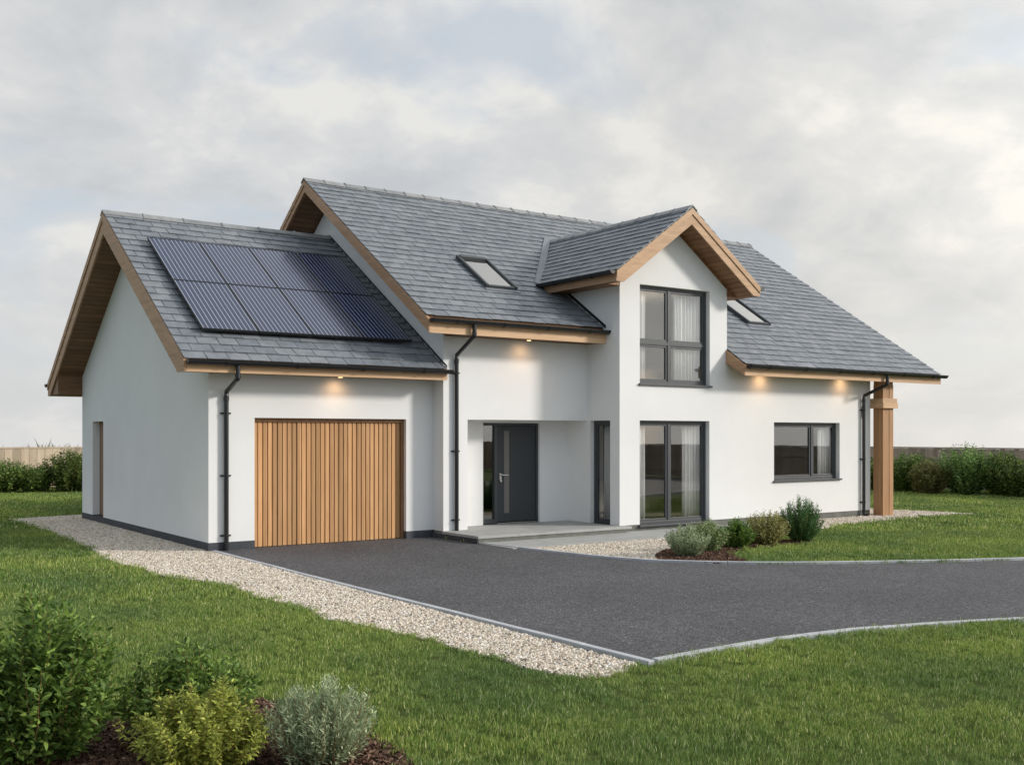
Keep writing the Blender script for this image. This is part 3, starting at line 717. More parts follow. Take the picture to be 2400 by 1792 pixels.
# --- gutters: half round channels
def gutter(p0, p1, out, name='gutter', r=.068):
    p0, p1, out = Vector(p0), Vector(p1), Vector(out); d = (p1-p0).normalized(); mb = MB(); n = 10
    c = out * r
    prof = [(math.cos(math.pi*(1+k/n)), math.sin(math.pi*(1+k/n))) for k in range(n+1)]
    prof2 = [(x*.90, y*.90) for x, y in reversed(prof)]
    P2 = prof + prof2
    def pt(base, q): return base + c + out * (q[0]*r) + Vector((0, 0, q[1]*r*1.05))
    m_ = len(P2); vs = [pt(p0, q) for q in P2] + [pt(p1, q) for q in P2]
    mb.add(vs, [(k, (k+1) % m_, (k+1) % m_+m_, k+m_) for k in range(m_)] + [tuple(range(m_)), tuple(range(2*m_-1, m_-1, -1))])
    for b0, sgn in ((p0, 1), (p1, -1)):   # stop ends
        vs = [pt(b0, q) for q in prof] + [pt(b0 + d*sgn*.006, q) for q in prof]; k_ = len(prof)
        mb.add(vs, [tuple(range(k_)), tuple(range(2*k_-1, k_-1, -1))] + [(k, k+1, k+1+k_, k+k_) for k in range(k_-1)])
    g = part(mb, name, 'gutter')
    # union brackets
    L_ = (p1-p0).length; k = 1; nb = max(1, int(L_ / .95))
    big = [(x*1.13, y*1.13) for x, y in prof]; bigi = [(x*1.01, y*1.01) for x, y in reversed(prof)]; P3 = big + bigi; m3 = len(P3)
    for i in range(nb):
        b0 = p0 + d * (L_*(i+.5)/nb); vs = [pt(b0, q) for q in P3] + [pt(b0+d*.045, q) for q in P3]
        bm_ = MB(); bm_.add(vs, [(k, (k+1) % m3, (k+1) % m3+m3, k+m3) for k in range(m3)] + [tuple(range(m3)), tuple(range(2*m3-1, m3-1, -1))]); bm_.build('bracket', 'gutter', g)
    return g
gutter((5.08, G_yf-.013, G_ze-.035), (9.655, G_yf-.013, G_ze-.035), (0, -1, 0))
gutter((5.02, G_yb+.001, G_ze-.035), (9.60, G_yb+.001, G_ze-.035), (0, 1, 0))
gutter((9.00, M_yf-.013, me_z-.035), (12.93, M_yf-.013, me_z-.035), (0, -1, 0)) if False else gutter((9.00, M_yf-.013, me_z-.035), (TX0+.0, M_yf-.013, me_z-.035), (0, -1, 0))
gutter((TX1+.01, M_yf2-.013, e2-.035), (22.16, M_yf2-.013, e2-.035), (0, -1, 0))
gutter((D_xl-.013, D_y+.02, D_ze-.03), (D_xl-.013, y_v(D_ze)-.1, D_ze-.03), (-1, 0, 0))
gutter((D_xr+.013, D_y+.02, D_ze-.03), (D_xr+.013, y_v(D_ze)-.1, D_ze-.03), (1, 0, 0))

# --- downpipes
def downpipe(x, yg, zg, yw, zw, zend, brackets, lab, foot=False, x2=None):
    x2 = x if x2 is None else x2
    r = .036; mb = MB(); zk = zg - .26
    pts = [(x2, yg, zg-.05), (x2, yg, zk+.05), (x2, yg+.012, zk), (x, yw-.012, zw+.03), (x, yw, zw-.03), (x, yw, zend)]
    if foot: pts = pts[:-1] + [(x, yw, zend+.07), (x, yw-.03, zend+.02), (x+.03, yw-.10, zend+.012)]
    mb.tube(pts, r, 14)
    for z_ in (zw-.05, zk+.08): mb.tube([(x if z_ < zk else x2, yw if z_ < zk else yg, z_), (x if z_ < zk else x2, yw if z_ < zk else yg, z_-.07)], r*1.18, 14)
    p = part(mb, 'downpipe', 'gutter', smooth=False); p['label'] = lab
    for z_ in brackets:
        b_ = MB(); b_.tube([(x, yw, z_), (x, yw, z_+.025)], r*1.2, 12); b_.box(x-.085, x+.085, yw+r-.004, yw+r+.012, z_, z_+.025)
        b_.build('bracket', 'gutter', p)
downpipe(5.856, G_yf-.065, G_ze-.04, 16.062, 2.44, .005, (2.12, 1.15, .22), 'black downpipe at the garage corner')
downpipe(9.85, M_yf-.065, me_z-.04, 15.71, 3.16, .13, (2.86, 1.5, .3), 'black downpipe beside the porch')
downpipe(19.86, M_yf2-.065, e2-.04, 14.768, 2.63, .01, (2.33, 1.25, .30), 'black downpipe at the right corner', foot=True, x2=20.0)

# --- solar panels lying above the garage slope
xsP = [5.535, 6.47, 7.405, 8.34, 9.275]; ysP = [16.30, 17.765, 19.22]
fnG = roof_fn(G_yf, G_ze, G_s, 1); Lg = math.hypot(1, G_s)
for i in range(4):
    for j in range(2):
        a0, a1 = xsP[i]+.006, xsP[i+1]-.006; s0, s1 = (ysP[j]-G_yf)*Lg+.006, (ysP[j+1]-G_yf)*Lg-.006
        def slopebox(mb, a0, a1, s0, s1, h0, h1):
            V = [fnG(a0,s0,h0),fnG(a1,s0,h0),fnG(a1,s1,h0),fnG(a0,s1,h0),fnG(a0,s0,h1),fnG(a1,s0,h1),fnG(a1,s1,h1),fnG(a0,s1,h1)]
            return mb.add(V, [(0,3,2,1),(4,5,6,7),(0,1,5,4),(1,2,6,5),(2,3,7,6),(3,0,4,7)])
        f = MB(); w_ = .012
        slopebox(f, a0, a1, s0, s0+w_, .085, .125); slopebox(f, a0, a1, s1-w_, s1, .085, .125); slopebox(f, a0, a0+w_, s0+w_, s1-w_, .085, .125); slopebox(f, a1-w_, a1, s0+w_, s1-w_, .085, .125)
        slopebox(f, a0+w_, a1-w_, s0+w_, s1-w_, .085, .095)
        sp = part(f, 'solar_panel', 'gutter')
        g = MB(); slopebox(g, a0+w_, a1-w_, s0+w_, s1-w_, .10, .120); g.build('cells', 'solar', sp)
for y_ in (16.6, 17.5, 18.05, 18.95):
    mb = MB(); s_ = (y_-G_yf)*Lg; V = [fnG(a, s, h) for h in (.02, .084) for (a, s) in ((5.60, s_), (9.22, s_), (9.22, s_+.04), (5.60, s_+.04))]
    mb.add(V, [(0,3,2,1),(4,5,6,7),(0,1,5,4),(1,2,6,5),(2,3,7,6),(3,0,4,7)]); part(mb, 'mounting_rail', 'gutter')

# --- roof windows
def skylight(x0, x1, y0, y1):
    fn = roof_fn(M_yf, me_z, M_s, 1); k = Mslope(); s0, s1 = (y0-M_yf)*k, (y1-M_yf)*k
    def sb(mb, a0, a1, s0, s1, h0, h1):
        V = [fn(a0,s0,h0),fn(a1,s0,h0),fn(a1,s1,h0),fn(a0,s1,h0),fn(a0,s0,h1),fn(a1,s0,h1),fn(a1,s1,h1),fn(a0,s1,h1)]
        mb.add(V, [(0,3,2,1),(4,5,6,7),(0,1,5,4),(1,2,6,5),(2,3,7,6),(3,0,4,7)])
    f = MB(); w = .055
    sb(f, x0, x0+w, s0, s1, .0, .095); sb(f, x1-w, x1, s0, s1, .0, .095); sb(f, x0+w, x1-w, s1-.10, s1, .0, .11); sb(f, x0+w, x1-w, s0, s0+.06, 0, .075)
    o = part(f, 'roof_window', 'frame', bevel=.006)
    g = MB(); sb(g, x0+w, x1-w, s0+.06, s1-.10, .055, .062); g.build('pane', 'skyglass', o)
    g = MB(); sb(g, x0+w, x1-w, s0+.06, s1-.10, .022, .030); g.build('blind', 'curtain', o)
    f = MB(); sb(f, x0-.03, x1+.03, s0-.10, s0-.001, .0, .032); f.build('flashing', 'lead', o)
    return o
skylight(10.88, 11.59, 16.36, 17.42)
skylight(17.32, 18.05, 15.86, 16.95)

# --- downlights in the eaves
def downlight(x, y, z, yw, power=7.5):
    mb = MB(); mb.tube([(x, y, z+.03), (x, y, z-.012)], .045, 20)
    o = part(mb, 'downlight', 'ring'); g = MB(); g.tube([(x, y, z-.0125), (x, y, z-.022)], .036, 20); g.build('lens', 'lens', o)
    d = bpy.data.lights.new('downlight_beam', 'SPOT'); d.energy = power; d.color = (1, .60, .30); d.spot_size = R(155); d.spot_blend = 1.0; d.shadow_soft_size = .12
    l = bpy.data.objects.new('downlight_beam', d); C.objects.link(l); l.parent = o
    l.location = Vector((x, y, z-.03)) - HO; l.rotation_euler = (R(24), 0, 0)
downlight(7.72, 15.90, zb+.02, GY0); downlight(11.25, 15.50, zbm+.018, MY0)
downlight(16.56, 14.60, e2-.235+.11, TY); downlight(19.12, 14.60, e2-.235+.11, TY)

# --- post and tie beam on the right
mb = MB()
mb.box(20.25, 20.61, 14.555, 14.80, .0, e2-.10)
post = part(mb, 'timber_post', 'post', bevel=.004)
pieces([(20.241, 20.2495, 14.60, 14.645, .0, 2.9), (20.243, 20.2495, 14.69, 14.80, 0, 2.9), (20.47, 20.61, 14.547, 14.5545, 0, 2.9)], 'facing_board', 'post', post)
mb = MB(); mb.box(WX1+.002, 20.69, 14.50, 14.86, 2.505, 2.60); mb.box(WX1+.002, 20.70, 14.485, 14.875, 2.385, 2.503)
mb.build('tie_beam', 'fascia', post, bevel=.004)
# second post pair hidden behind carries the far corner
mb = MB(); mb.box(21.55, 21.85, 23.9, 24.15, 0, 3.6); part(mb, 'timber_post', 'post')

# ------------------------------------------------------------------ things behind the glass
def curtain(label, F, a0, a1, depth, z0, z1, waves, amp=.03, name='curtain'):
    mb = MB(); n = waves * 10; ph = random.uniform(0, 6)
    ys = [a0 + (a1-a0) * i / n for i in range(n+1)]; vs = []
    for z in (z0, (z0+z1)/2, z1):
        for i, a in enumerate(ys):
            q = amp * math.sin(ph + 2*math.pi*waves*i/n) + amp * .35 * math.sin(2.3*2*math.pi*waves*i/n + z)
            vs.append(F.P(a, -depth + q, z))
    m_ = n + 1
    mb.add(vs, [(r_*m_+i, r_*m_+i+1, (r_+1)*m_+i+1, (r_+1)*m_+i) for r_ in range(2) for i in range(n)])
    o = mb.build(name, 'curtain', None, smooth=True)
    md = o.modifiers.new('thickness', 'SOLIDIFY'); md.thickness = .004
    tag(o, label, 'curtain', 'curtains behind the windows'); return o
curtain('white curtain at the left edge of the upper dormer window', FT, 13.32, 13.64, .24, 2.66, 4.66, 4)
curtain('white curtain behind the right half of the upper dormer window', FT, 14.38, 15.10, .24, 2.66, 4.66, 8)
curtain('white curtain at the left edge of the glazed doors', FT, 13.32, 13.66, .24, .12, 2.2, 4)
curtain('pale curtain behind the right half of the glazed doors', FT, 14.62, 15.16, .24, .12, 2.2, 6)
curtain('grey white curtain inside the right end of the wide window', FT, 18.62, 19.12, .24, .78, 2.2, 6)
curtain('grey curtain inside the narrow window beside the porch', FL, 15.02, 15.52, .24, .12, 2.2, 6)
cab = thing('cabinet', 'low drawer cabinet seen dimly through the glazed doors', 'cabinet', (15.2, 17.7, .1))
mb = MB(); mb.box(14.1, 16.2, 17.45, 17.95, .16, .80); mb.build('carcass', 'cabinet', cab)
for i in range(3):
    mb = MB(); mb.box(14.13+i*.69, 14.79+i*.69, 17.43, 17.449, .19, .77); mb.build('drawer_front', 'cabinet', cab)

# ------------------------------------------------------------------ foliage
def leaf_mesh(pos, dirs, sizes, wid, r, droop=.25):
    """pos (N,3) bases, dirs (N,3) unit; leaf: 6 verts, 3 faces"""
    N = len(pos); d = dirs / np.linalg.norm(dirs, axis=1, keepdims=True)
    rnd = r.normal(size=(N, 3)); side = np.cross(d, rnd); side /= np.linalg.norm(side, axis=1, keepdims=True) + 1e-9
    side[:, 2] *= .5; side /= np.linalg.norm(side, axis=1, keepdims=True) + 1e-9
    up = np.cross(side, d); up *= np.sign(up[:, 2:3] + 1e-9)
    Lx = sizes[:, None]; W = (sizes * wid)[:, None]
    P = lambda a, b, c: pos + d*Lx*a + side*W*b + up*Lx*c
    V = np.stack([P(0, 0, 0), P(.33, .5, .04), P(.33, -.5, .04), P(.70, .38, .02-droop*.3), P(.70, -.38, .02-droop*.3), P(1, 0, -droop)], 1).reshape(-1, 3)
    base = (np.arange(N) * 6)[:, None]
    return V, base
def np_mesh(name, V, loops, starts, totals, mat, parent):
    me = bpy.data.meshes.new(name)
    me.vertices.add(len(V)); me.vertices.foreach_set('co', V.astype(np.float32).ravel())
    me.loops.add(len(loops)); me.loops.foreach_set('vertex_index', loops.astype(np.int32))
    me.polygons.add(len(starts)); me.polygons.foreach_set('loop_start', starts.astype(np.int32)); me.polygons.foreach_set('loop_total', totals.astype(np.int32))
    me.update(calc_edges=True); me.validate(); me.materials.append(mat)
    o = bpy.data.objects.new(name, me); C.objects.link(o); o.parent = parent; return o
def bush(label, name, loc, rad, h, mat, seed, stems=60, leaf=.04, wid=.45, spacing=.02, upright=.5, group=None, droop=.25, spread=55, wood_r=.004, full=.35, per=3):
    r = np.random.default_rng(seed)
    root = thing(name, label, 'shrub', loc, group)
    tmb = MB(); pos = []; dirs = []; sz = []
    for i in range(stems):
        az = r.uniform(0, 2*math.pi); el = math.sqrt(r.uniform(0, 1)) 
        # end on a dome; upright shrubs reach straight up, loose ones spread
        rr = rad * el * r.uniform(.85, 1.12); zt = h * (1 - (1-upright) * el**2.2 * .75) * r.uniform(.78, 1.08)
        if r.uniform() < full: rr *= r.uniform(.3, .9); zt *= r.uniform(.35, .9)
        end = np.array([rr*math.cos(az), rr*math.sin(az), zt])
        b0 = np.array([.25*rr*math.cos(az+r.normal()*.3), .25*rr*math.sin(az+r.normal()*.3), 0.0])
        mid = (b0 + end)/2 + np.array([.22*rr*math.cos(az), .22*rr*math.sin(az), -.04*h]) * (1 if upright < .8 else .5)
        Ls = np.linalg.norm(end-b0); n = max(6, int(Ls/spacing)); t_ = np.linspace(0, 1, n)[:, None]
        c = (1-t_)**2*b0 + 2*t_*(1-t_)*mid + t_**2*end
        c += r.normal(size=c.shape)*.006
        tan = 2*(1-t_)*(mid-b0) + 2*t_*(end-mid); tan /= np.linalg.norm(tan, axis=1, keepdims=True)+1e-9
        if i % 2 == 0 or stems < 50: tmb.tube([tuple(c[k]) for k in np.linspace(0, n-1, 5).astype(int)], [wood_r, wood_r*.85, wood_r*.7, wood_r*.5, wood_r*.25], 4, False)
        k0 = int(n*.12)
        for rep in range(per):
            ph = r.uniform(0, 6.28) + np.arange(n-k0)*2.4
            a = np.cross(tan[k0:], [0, 0, 1.0]); a /= np.linalg.norm(a, axis=1, keepdims=True)+1e-6; b_ = np.cross(a, tan[k0:])
            out = a*np.cos(ph)[:, None] + b_*np.sin(ph)[:, None]
            ang = np.radians(spread + r.normal(size=(n-k0, 1))*16)
            dd = tan[k0:]*np.cos(ang) + out*np.sin(ang); dd[:, 2] += .12
            off = out * r.uniform(0, leaf*.55 if rep else .003, size=(n-k0, 1))
            pos.append(c[k0:]+off); dirs.append(dd); sz.append(leaf*r.uniform(.6, 1.15, n-k0)*(1-.35*(t_[k0:, 0] > .93)))
    pos, dirs, sz = np.concatenate(pos), np.concatenate(dirs), np.concatenate(sz)
    V, base = leaf_mesh(pos, dirs, sz, wid, r, droop); N = len(pos)
    V[:, 2] = np.maximum(V[:, 2], .004)
    loops = (base + np.array([0, 2, 1, 1, 2, 4, 3, 3, 4, 5])).ravel()
    starts = (np.arange(N)[:, None]*10 + np.array([0, 3, 7])).ravel(); totals = np.tile([3, 4, 3], N)
    np_mesh('foliage', V, loops, starts, totals, mat, root)
    tmb2 = MB(); tmb2.v = [(p[0]+loc[0], p[1]+loc[1], p[2]+loc[2]) for p in tmb.v]; tmb2.f = tmb.f
    tmb2.build('branches', 'cedar_dark', root)
    return root
LD = leafm('leaf_dark', (0.057, 0.111, 0.024), (0.128, 0.215, 0.042), (0.243, 0.351, 0.072))
LM = leafm('leaf_mid', (0.029, 0.072, 0.019), (0.064, 0.136, 0.032), (0.120, 0.208, 0.056))
LY = leafm('leaf_yellow', (0.154, 0.186, 0.033), (0.329, 0.373, 0.069), (0.524, 0.547, 0.120), .35)
LS = leafm('leaf_silver', (0.168, 0.215, 0.121), (0.337, 0.410, 0.233), (0.560, 0.625, 0.380), .2, .3, .6)
LV = leafm('leaf_variegated', (0.116, 0.182, 0.072), (0.248, 0.331, 0.130), (0.463, 0.530, 0.259), .3)
LG = leafm('leaf_bright', (0.060, 0.127, 0.021), (0.127, 0.220, 0.038), (0.220, 0.321, 0.068), .35)
LO = leafm('leaf_ochre', (0.142, 0.162, 0.051), (0.304, 0.304, 0.101), (0.506, 0.466, 0.182), .3)
LN = leafm('leaf_needle', (0.029, 0.088, 0.024), (0.074, 0.167, 0.047), (0.127, 0.234, 0.072), .2)
LH = leafm('leaf_hedge', (0.043, 0.090, 0.018), (0.109, 0.179, 0.035), (0.217, 0.299, 0.072), .25)
LH2 = leafm('leaf_hedge_light', (0.080, 0.164, 0.044), (0.171, 0.284, 0.080), (0.296, 0.437, 0.130), .3)
LH4 = leafm('leaf_hedge_olive', (0.042, 0.072, 0.017), (0.102, 0.150, 0.033), (0.180, 0.228, 0.055), .28)
LH3 = leafm('leaf_hedge_ochre', (0.108, 0.120, 0.040), (0.194, 0.194, 0.070), (0.302, 0.281, 0.099), .3)

bush('tall dark green leafy shrub in the near left corner', 'shrub', (1.24, 6.32, 0), .47, .88, LD, 21, stems=210, leaf=.062, wid=.40, spacing=.015, upright=.5, per=2, spread=48, full=.45)
bush('low dark green shrub between the tall shrub and the yellow green one', 'shrub', (2.06, 6.22, 0), .42, .56, LD, 22, stems=200, leaf=.055, wid=.38, spacing=.014, upright=.4, per=2, spread=50, full=.4)
bush('yellow green small leaved shrub at the bottom edge of the photo', 'shrub', (1.90, 5.60, 0), .37, .48, LY, 23, stems=190, leaf=.038, wid=.42, spacing=.012, upright=.4, per=3, droop=.4)
bush('silvery grey green shrub nearest the lawn in the near bed', 'shrub', (2.50, 5.38, 0), .31, .47, LS, 24, stems=230, leaf=.036, wid=.20, spacing=.011, upright=.45, per=3, droop=.05, spread=42)
bush('silver blue shrub at the gravel end of the far bed', 'shrub', (11.18, 11.40, 0), .34, .46, LS, 31, stems=180, leaf=.045, wid=.28, spacing=.016, upright=.45, droop=.05, spread=40)
bush('pale variegated shrub just right of the silver blue one', 'shrub', (11.92, 11.72, 0), .32, .47, LV, 32, stems=160, leaf=.045, wid=.45, spacing=.02, upright=.45)
bush('bright green rounded shrub in the middle of the far bed', 'shrub', (12.66, 11.80, 0), .29, .45, LG, 33, stems=160, leaf=.05, wid=.5, spacing=.02, upright=.4)
bush('olive yellow shrub left of the dark upright one', 'shrub', (13.42, 11.88, 0), .40, .56, LO, 34, stems=180, leaf=.038, wid=.5, spacing=.02, upright=.45)
bush('dark green upright shrub at the right end of the far bed', 'shrub', (14.20, 11.80, 0), .42, .76, LN, 35, stems=180, leaf=.045, wid=.22, spacing=.014, upright=.45, droop=0, spread=38)
gL = 'shrubs along the back fence'; gR = 'shrubs along the side fence'
for i, (x, y, rd, hh, mt, lb) in enumerate([
    (4.6, 36.0, .85, 1.1, LH, 'dark green shrub cut by the left edge of the photo'),
    (5.95, 35.75, .72, 1.05, LH, 'dark green shrub second from the left by the pale fence'),
    (6.85, 35.5, .62, .92, LH, 'lowest green shrub by the pale fence'),
    (7.8, 35.2, .72, 1.30, LH4, 'tallest green shrub by the pale fence, next to the garage'),
    (9.0, 34.8, .72, 1.1, LH, 'green shrub half hidden by the garage wall')]):
    bush(lb, 'shrub', (x, y, 0), rd*1.2, hh, mt, 40+i, stems=260, leaf=.09, wid=.5, spacing=.05, upright=.6, group=gL, full=.5)
for i, (x, y, rd, hh, mt, lb) in enumerate([
    (29.6, 21.7, .62, 1.05, LH, 'dark shrub glimpsed between the house corner and the timber post'),
    (29.5, 20.2, .62, 1.24, LH, 'dark green shrub just right of the timber post'),
    (28.9, 19.15, .42, 1.0, LH3, 'small ochre green shrub between two taller ones'),
    (29.5, 18.3, .62, 1.48, LH2, 'tallest light green shrub by the dark fence'),
    (29.9, 17.35, .55, 1.28, LH, 'dark green shrub right of the tallest light green one'),
    (29.6, 16.55, .58, 1.16, LH4, 'olive green shrub cut by the right edge of the photo'),
    (29.9, 15.4, .60, 1.1, LH, 'dark shrub beyond the right edge')]):
    bush(lb, 'shrub', (x, y, 0), rd*1.5, hh, mt, 60+i, stems=260, leaf=.09, wid=.5, spacing=.05, upright=.6, group=gR, full=.5)

# ------------------------------------------------------------------ fences
def fence(label, p0, p1, h, mat, seed, bw=.155):
    p0, p1 = Vector((*p0, 0)), Vector((*p1, 0)); d = (p1-p0).normalized(); n = Vector((-d.y, d.x, 0)); L_ = (p1-p0).length
    root = thing('fence', label, 'fence', p0); r = random.Random(seed); mb = MB(); s = 0
    F = Frame(p0, d, n)
    while s < L_-.05:
        k = r.uniform(-.004, .004); F.box(mb, s+.004, s+bw-.006, -.012+k, .012+k, .03, h-.05+r.uniform(-.004, .004)); s += bw
    mb.build('boards', mat, root)
    mb = MB(); F.box(mb, 0, L_, -.035, .035, h-.045, h); mb.build('cap_rail', mat, root)
    mb = MB()
    for z in (.3, h*.7): F.box(mb, 0, L_, -.05, -.013, z, z+.08); F.box(mb, 0, L_, .013+.004, .05, z, z+.08) if False else None
    mb.build('rail', mat, root)
    return root
M['fence_l'] = wood('pale_fence', (.42, .32, .22), (.62, .50, .38), (9, 9, .8), isl=.4, rough=.85)
M['fence_r'] = wood('weathered_fence', (.26, .20, .155), (.46, .37, .30), (9, 9, .8), isl=.45, rough=.9)
fence('pale timber board fence at the back left beyond the garage', (13.0, 38.6), (-20, 38.6), 1.385, 'fence_l', 1, .25)
fence('weathered grey brown board fence behind the shrubs on the right', (31.6, 38.6), (31.6, -12.9), 1.39, 'fence_r', 2)
fence('back board fence hidden by the house', (31.55, 38.6), (13.1, 38.6), 1.385, 'fence_r', 3)
fence('dark board fence behind the photographer, mirrored in the windows', (-20, -13.0), (31.5, -13.0), 1.45, 'fence_r', 4)

# ------------------------------------------------------------------ scattered stuff
def scatter(name, pts, scl, srcs, label, category, tilt=0.0, seed=0, zoff=0.0):
    n = len(pts); r = np.random.default_rng(seed); me = bpy.data.meshes.new(name)
    co = np.zeros((n, 3), np.float32); co[:, :pts.shape[1]] = pts; co[:, 2] += zoff
    me.vertices.add(n); me.vertices.foreach_set('co', co.ravel())
    rot = np.stack([r.normal(0, tilt, n) if tilt < 3 else r.uniform(0, 6.28, n), r.normal(0, tilt, n) if tilt < 3 else r.uniform(0, 6.28, n), r.uniform(0, 6.28, n)], 1).astype(np.float32)
    a = me.attributes.new('rot', 'FLOAT_VECTOR', 'POINT'); a.data.foreach_set('vector', rot.ravel())
    a = me.attributes.new('scl', 'FLOAT', 'POINT'); a.data.foreach_set('value', np.asarray(scl, np.float32))
    a = me.attributes.new('pick', 'INT', 'POINT'); a.data.foreach_set('value', r.integers(0, len(srcs), n).astype(np.int32))
    o = bpy.data.objects.new(name, me); C.objects.link(o); tag(o, label, category, kind='stuff')
    col = bpy.data.collections.new(name + '_source')
    for s_ in srcs:
        if C in list(s_.users_collection): C.objects.unlink(s_)
        col.objects.link(s_)
    ng = bpy.data.node_groups.new(name, 'GeometryNodeTree')
    ng.interface.new_socket('Geometry', in_out='INPUT', socket_type='NodeSocketGeometry'); ng.interface.new_socket('Geometry', in_out='OUTPUT', socket_type='NodeSocketGeometry')
    gi = ng.nodes.new('NodeGroupInput'); go = ng.nodes.new('NodeGroupOutput'); ip = ng.nodes.new('GeometryNodeInstanceOnPoints')
    ci = ng.nodes.new('GeometryNodeCollectionInfo'); ci.inputs['Collection'].default_value = col; ci.inputs['Separate Children'].default_value = True; ci.inputs['Reset Children'].default_value = True
    def attr(nm, ty):
        q = ng.nodes.new('GeometryNodeInputNamedAttribute'); q.data_type = ty; q.inputs[0].default_value = nm
        return [s_ for s_ in q.outputs if s_.enabled and s_.name == 'Attribute'][0]
    L_ = ng.links.new
    L_(gi.outputs[0], ip.inputs['Points']); L_(ci.outputs[0], ip.inputs['Instance']); ip.inputs['Pick Instance'].default_value = True
    L_(attr('pick', 'INT'), ip.inputs['Instance Index']); L_(attr('rot', 'FLOAT_VECTOR'), ip.inputs['Rotation']); L_(attr('scl', 'FLOAT'), ip.inputs['Scale'])
    L_(ip.outputs[0], go.inputs[0]); md = o.modifiers.new('scatter', 'NODES'); md.node_group = ng
    return o

def tuft(name, seed, n, rad, h0, h1, wd):
    r = np.random.default_rng(seed); V = []; loops = []; starts = []; totals = []; lc = 0
    for i in range(n):
        a = r.uniform(0, 6.28); q = rad * math.sqrt(r.uniform()); b0 = np.array([q*math.cos(a), q*math.sin(a), -.004])
        h = r.uniform(h0, h1); az = r.uniform(0, 6.28); lean = abs(r.normal(.30, .25))*h; dv = np.array([math.cos(az), math.sin(az), 0]); sv = np.array([-math.sin(az+.5), math.cos(az+.5), 0])*wd/2*r.uniform(.7, 1.2)
        m1 = b0 + dv*lean*.22 + np.array([0, 0, h*.55]); tp = b0 + dv*lean*1.1 + np.array([0, 0, h*r.uniform(.82, 1.0)])
        k = len(V); V += [b0-sv, b0+sv, m1-sv*.85, m1+sv*.85, tp]
        loops += [k, k+1, k+3, k+2, k+2, k+3, k+4]; starts += [lc, lc+4]; totals += [4, 3]; lc += 7
    return np_mesh(name, np.array(V), np.array(loops), np.array(starts), np.array(totals), M['blade'], None)

BAN = [DRIVE, GRAVEL_L, GRAVEL_M, GRAVEL_R, PATH, MULCH_N, MULCH_M,
       [(5.5,16.0),(9.7,16.0),(9.7,14.6),(20.3,14.6),(20.3,24.8),(5.5,24.3)], [(5.56,6.2),(5.84,6.2),(5.84,16.2),(5.56,16.2)],
       [(9.55,14.8),(9.55,13),(10.2,10.9),(11.0,10.2),(11.25,10.4),(10.95,11.2),(11.6,12.6),(14,12.9),(17,13.4),(17,14.8)]]
fwd = np.array([.5745, .8185]); rgt = np.array([.8185, -.5745])
def sample(dens, d0, d1, seed, margin=1.25):
    """points on the ground in a band of depth d0..d1 in front of the camera, a margin wider than the view"""
    r = np.random.default_rng(seed); w = d1 * .482 * margin + 1.0; n = int(dens * 2*w * (d1-d0))
    d = r.uniform(d0, d1, n); s = r.uniform(-w, w, n); k = np.abs(s) < d*.482*margin + 1.0
    return d[k, None]*fwd + s[k, None]*rgt
def wob(P, a): # ragged edge
    return P + a*np.stack([np.sin(P[:, 1]*9.1+np.sin(P[:, 0]*5)) + .6*np.sin(P[:, 1]*23), np.sin(P[:, 0]*8.3+np.sin(P[:, 1]*6)) + .6*np.sin(P[:, 0]*21)], 1)
def lawn(P, edge=.018, jit=.03, seed=1):
    r = np.random.default_rng(seed); Q = wob(P, edge) + r.normal(0, jit, P.shape); ok = np.ones(len(P), bool)
    for b_ in BAN: ok &= ~inpoly(Q, b_)
    # blades may lean over edging but never root in asphalt
    ok &= ~inpoly(P, DRIVE) & (P[:, 0] < 31.3) & (P[:, 1] < 38.3)
    return P[ok]
LAWN_A = [tuft('grass_tuft', 100+i, 42, .078, .016, .050, .0040) for i in range(5)]
LAWN_B = [tuft('grass_tuft', 120+i, 30, .11, .028, .060, .0065) for i in range(4)]
LAWN_C = [tuft('grass_tuft', 140+i, 34, .22, .028, .058, .014) for i in range(3)]
rr = np.random.default_rng(5)
PA = lawn(sample(230, 3.2, 11.5, 1)); nA = .5 + .5*np.sin(PA[:, 0]*2.1+1.3*np.sin(PA[:, 1]*1.7))*np.sin(PA[:, 1]*2.6)
scatter('grass', PA, rr.uniform(.7, 1.15, len(PA))*(.85+.3*nA), LAWN_A, 'mown green lawn grass of the near lawn', 'grass', .16, 3)
PB = lawn(sample(120, 11.5, 20, 2)); scatter('grass', PB, rr.uniform(.7, 1.2, len(PB)), LAWN_B, 'mown green lawn grass level with the house', 'grass', .14, 4)
PC = lawn(sample(34, 20, 44, 4), jit=.05); scatter('grass', PC, rr.uniform(.7, 1.15, len(PC)), LAWN_C, 'mown green lawn grass behind the house', 'grass', .12, 5)

def rock(name, seed, mat, sx=1, sy=.8, sz=.6):
    import bmesh
    bm = bmesh.new(); bmesh.ops.create_icosphere(bm, subdivisions=1, radius=.5); r = random.Random(seed)
    for v in bm.verts: v.co *= r.uniform(.78, 1.15); v.co.x *= sx; v.co.y *= sy; v.co.z *= sz
    me = bpy.data.meshes.new(name); bm.to_mesh(me); bm.free(); me.materials.append(M[mat]); me.polygons.foreach_set('use_smooth', [True]*len(me.polygons))
    o = bpy.data.objects.new(name, me); C.objects.link(o); return o
STN = [rock('pebble', 200+i, 'stone', 1, random.uniform(.65, .95), random.uniform(.5, .8)) for i in range(8)]
def poly_pts(poly, dens, seed, far=None):
    r = np.random.default_rng(seed); a = np.array(poly); lo, hi = a.min(0), a.max(0); n = int(dens*(hi-lo).prod())
    P = r.uniform(lo, hi, (n, 2)); P = P[inpoly(P, poly)]
    P = P[~inpoly(P, [(5.63,6.2),(9.6,6.2),(9.6,14),(5.63,16.4)])]
    return P
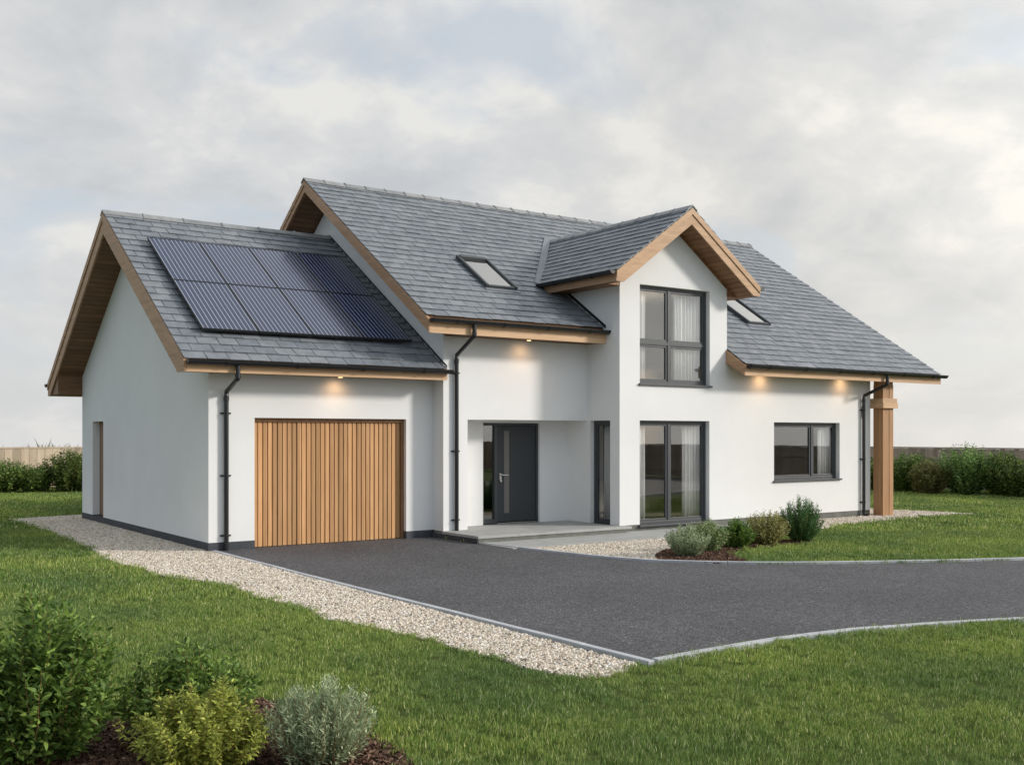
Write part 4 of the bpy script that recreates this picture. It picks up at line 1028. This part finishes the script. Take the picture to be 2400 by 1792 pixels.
def gravel(poly, dens, seed, size, lab, polys=()):
    P = poly_pts(poly, dens, seed); r = np.random.default_rng(seed+1)
    for q in polys: P = P[~inpoly(P, q)]
    P3 = np.zeros((len(P), 3)); P3[:, :2] = P; P3[:, 2] = r.uniform(-.011, .001, len(P))
    scatter('gravel', P3, size*r.uniform(.55, 1.35, len(P)), STN, lab, 'gravel', 9, seed)
G_near = [p for p in GRAVEL_L]
gravel([(x, y) for x, y in GRAVEL_L], 6500, 301, .031, 'cream gravel strip beside the drive kerb and the garage gable')
HOUSE_P = [(5.55,16.05),(9.7,16.05),(9.7,14.6),(20.15,14.83),(20.15,24.6),(5.55,24.1)]
gravel(GRAVEL_M, 5500, 303, .034, 'cream gravel patch between the porch path and the curved kerb', (PATH, DRIVE, MULCH_M))
gravel(GRAVEL_R, 3800, 305, .038, 'cream gravel strip round the right corner of the house', (HOUSE_P, PATH))

def chip(name, seed):
    r = random.Random(seed); mb = MB(); L_ = .5; w = r.uniform(.16, .32); mb.add([(-L_, -w*.6, 0), (L_*.7, -w, .03), (L_, w*.3, .0), (-L_*.5, w, .04), (-L_, -w*.6, .09), (L_*.7, -w, .12), (L_, w*.3, .09), (-L_*.5, w, .13)],
        [(0,3,2,1),(4,5,6,7),(0,1,5,4),(1,2,6,5),(2,3,7,6),(3,0,4,7)]); o = mb.build(name, 'chip'); return o
CH = [chip('bark_chip', 400+i) for i in range(6)]
P = poly_pts(MULCH_N, 2600, 501); scatter('mulch', P, rr.uniform(.02, .055, len(P)), CH, 'brown bark mulch under the near shrubs', 'mulch', .45, 8, .006)
P = poly_pts(MULCH_M, 1500, 503); P = P[~inpoly(P, DRIVE)]; scatter('mulch', P, rr.uniform(.03, .07, len(P)), [chip('bark_chip', 420+i) for i in range(4)], 'dark bark mulch under the far row of shrubs', 'mulch', .45, 9, .008)

# low scrub in the falling fields beyond the back fence
r = np.random.default_rng(77); n = 260
SC = [tuft('scrub_clump', 160+i, 900, 1.5, 1.25, 1.98, .14) for i in range(3)]
for s_ in SC: s_.data.materials[0] = LH3
P = np.stack([r.uniform(-5, 22, n), r.uniform(52, 58, n), np.zeros(n)], 1); P[:, 2] = [land_z(x, y) for x, y in P[:, :2]]
scatter('scrub', P, r.uniform(.85, 1.08, n), SC, 'faint line of scrub showing above the pale fence', 'scrub', .1, 12)
print('grass', len(PA), len(PB), len(PC))
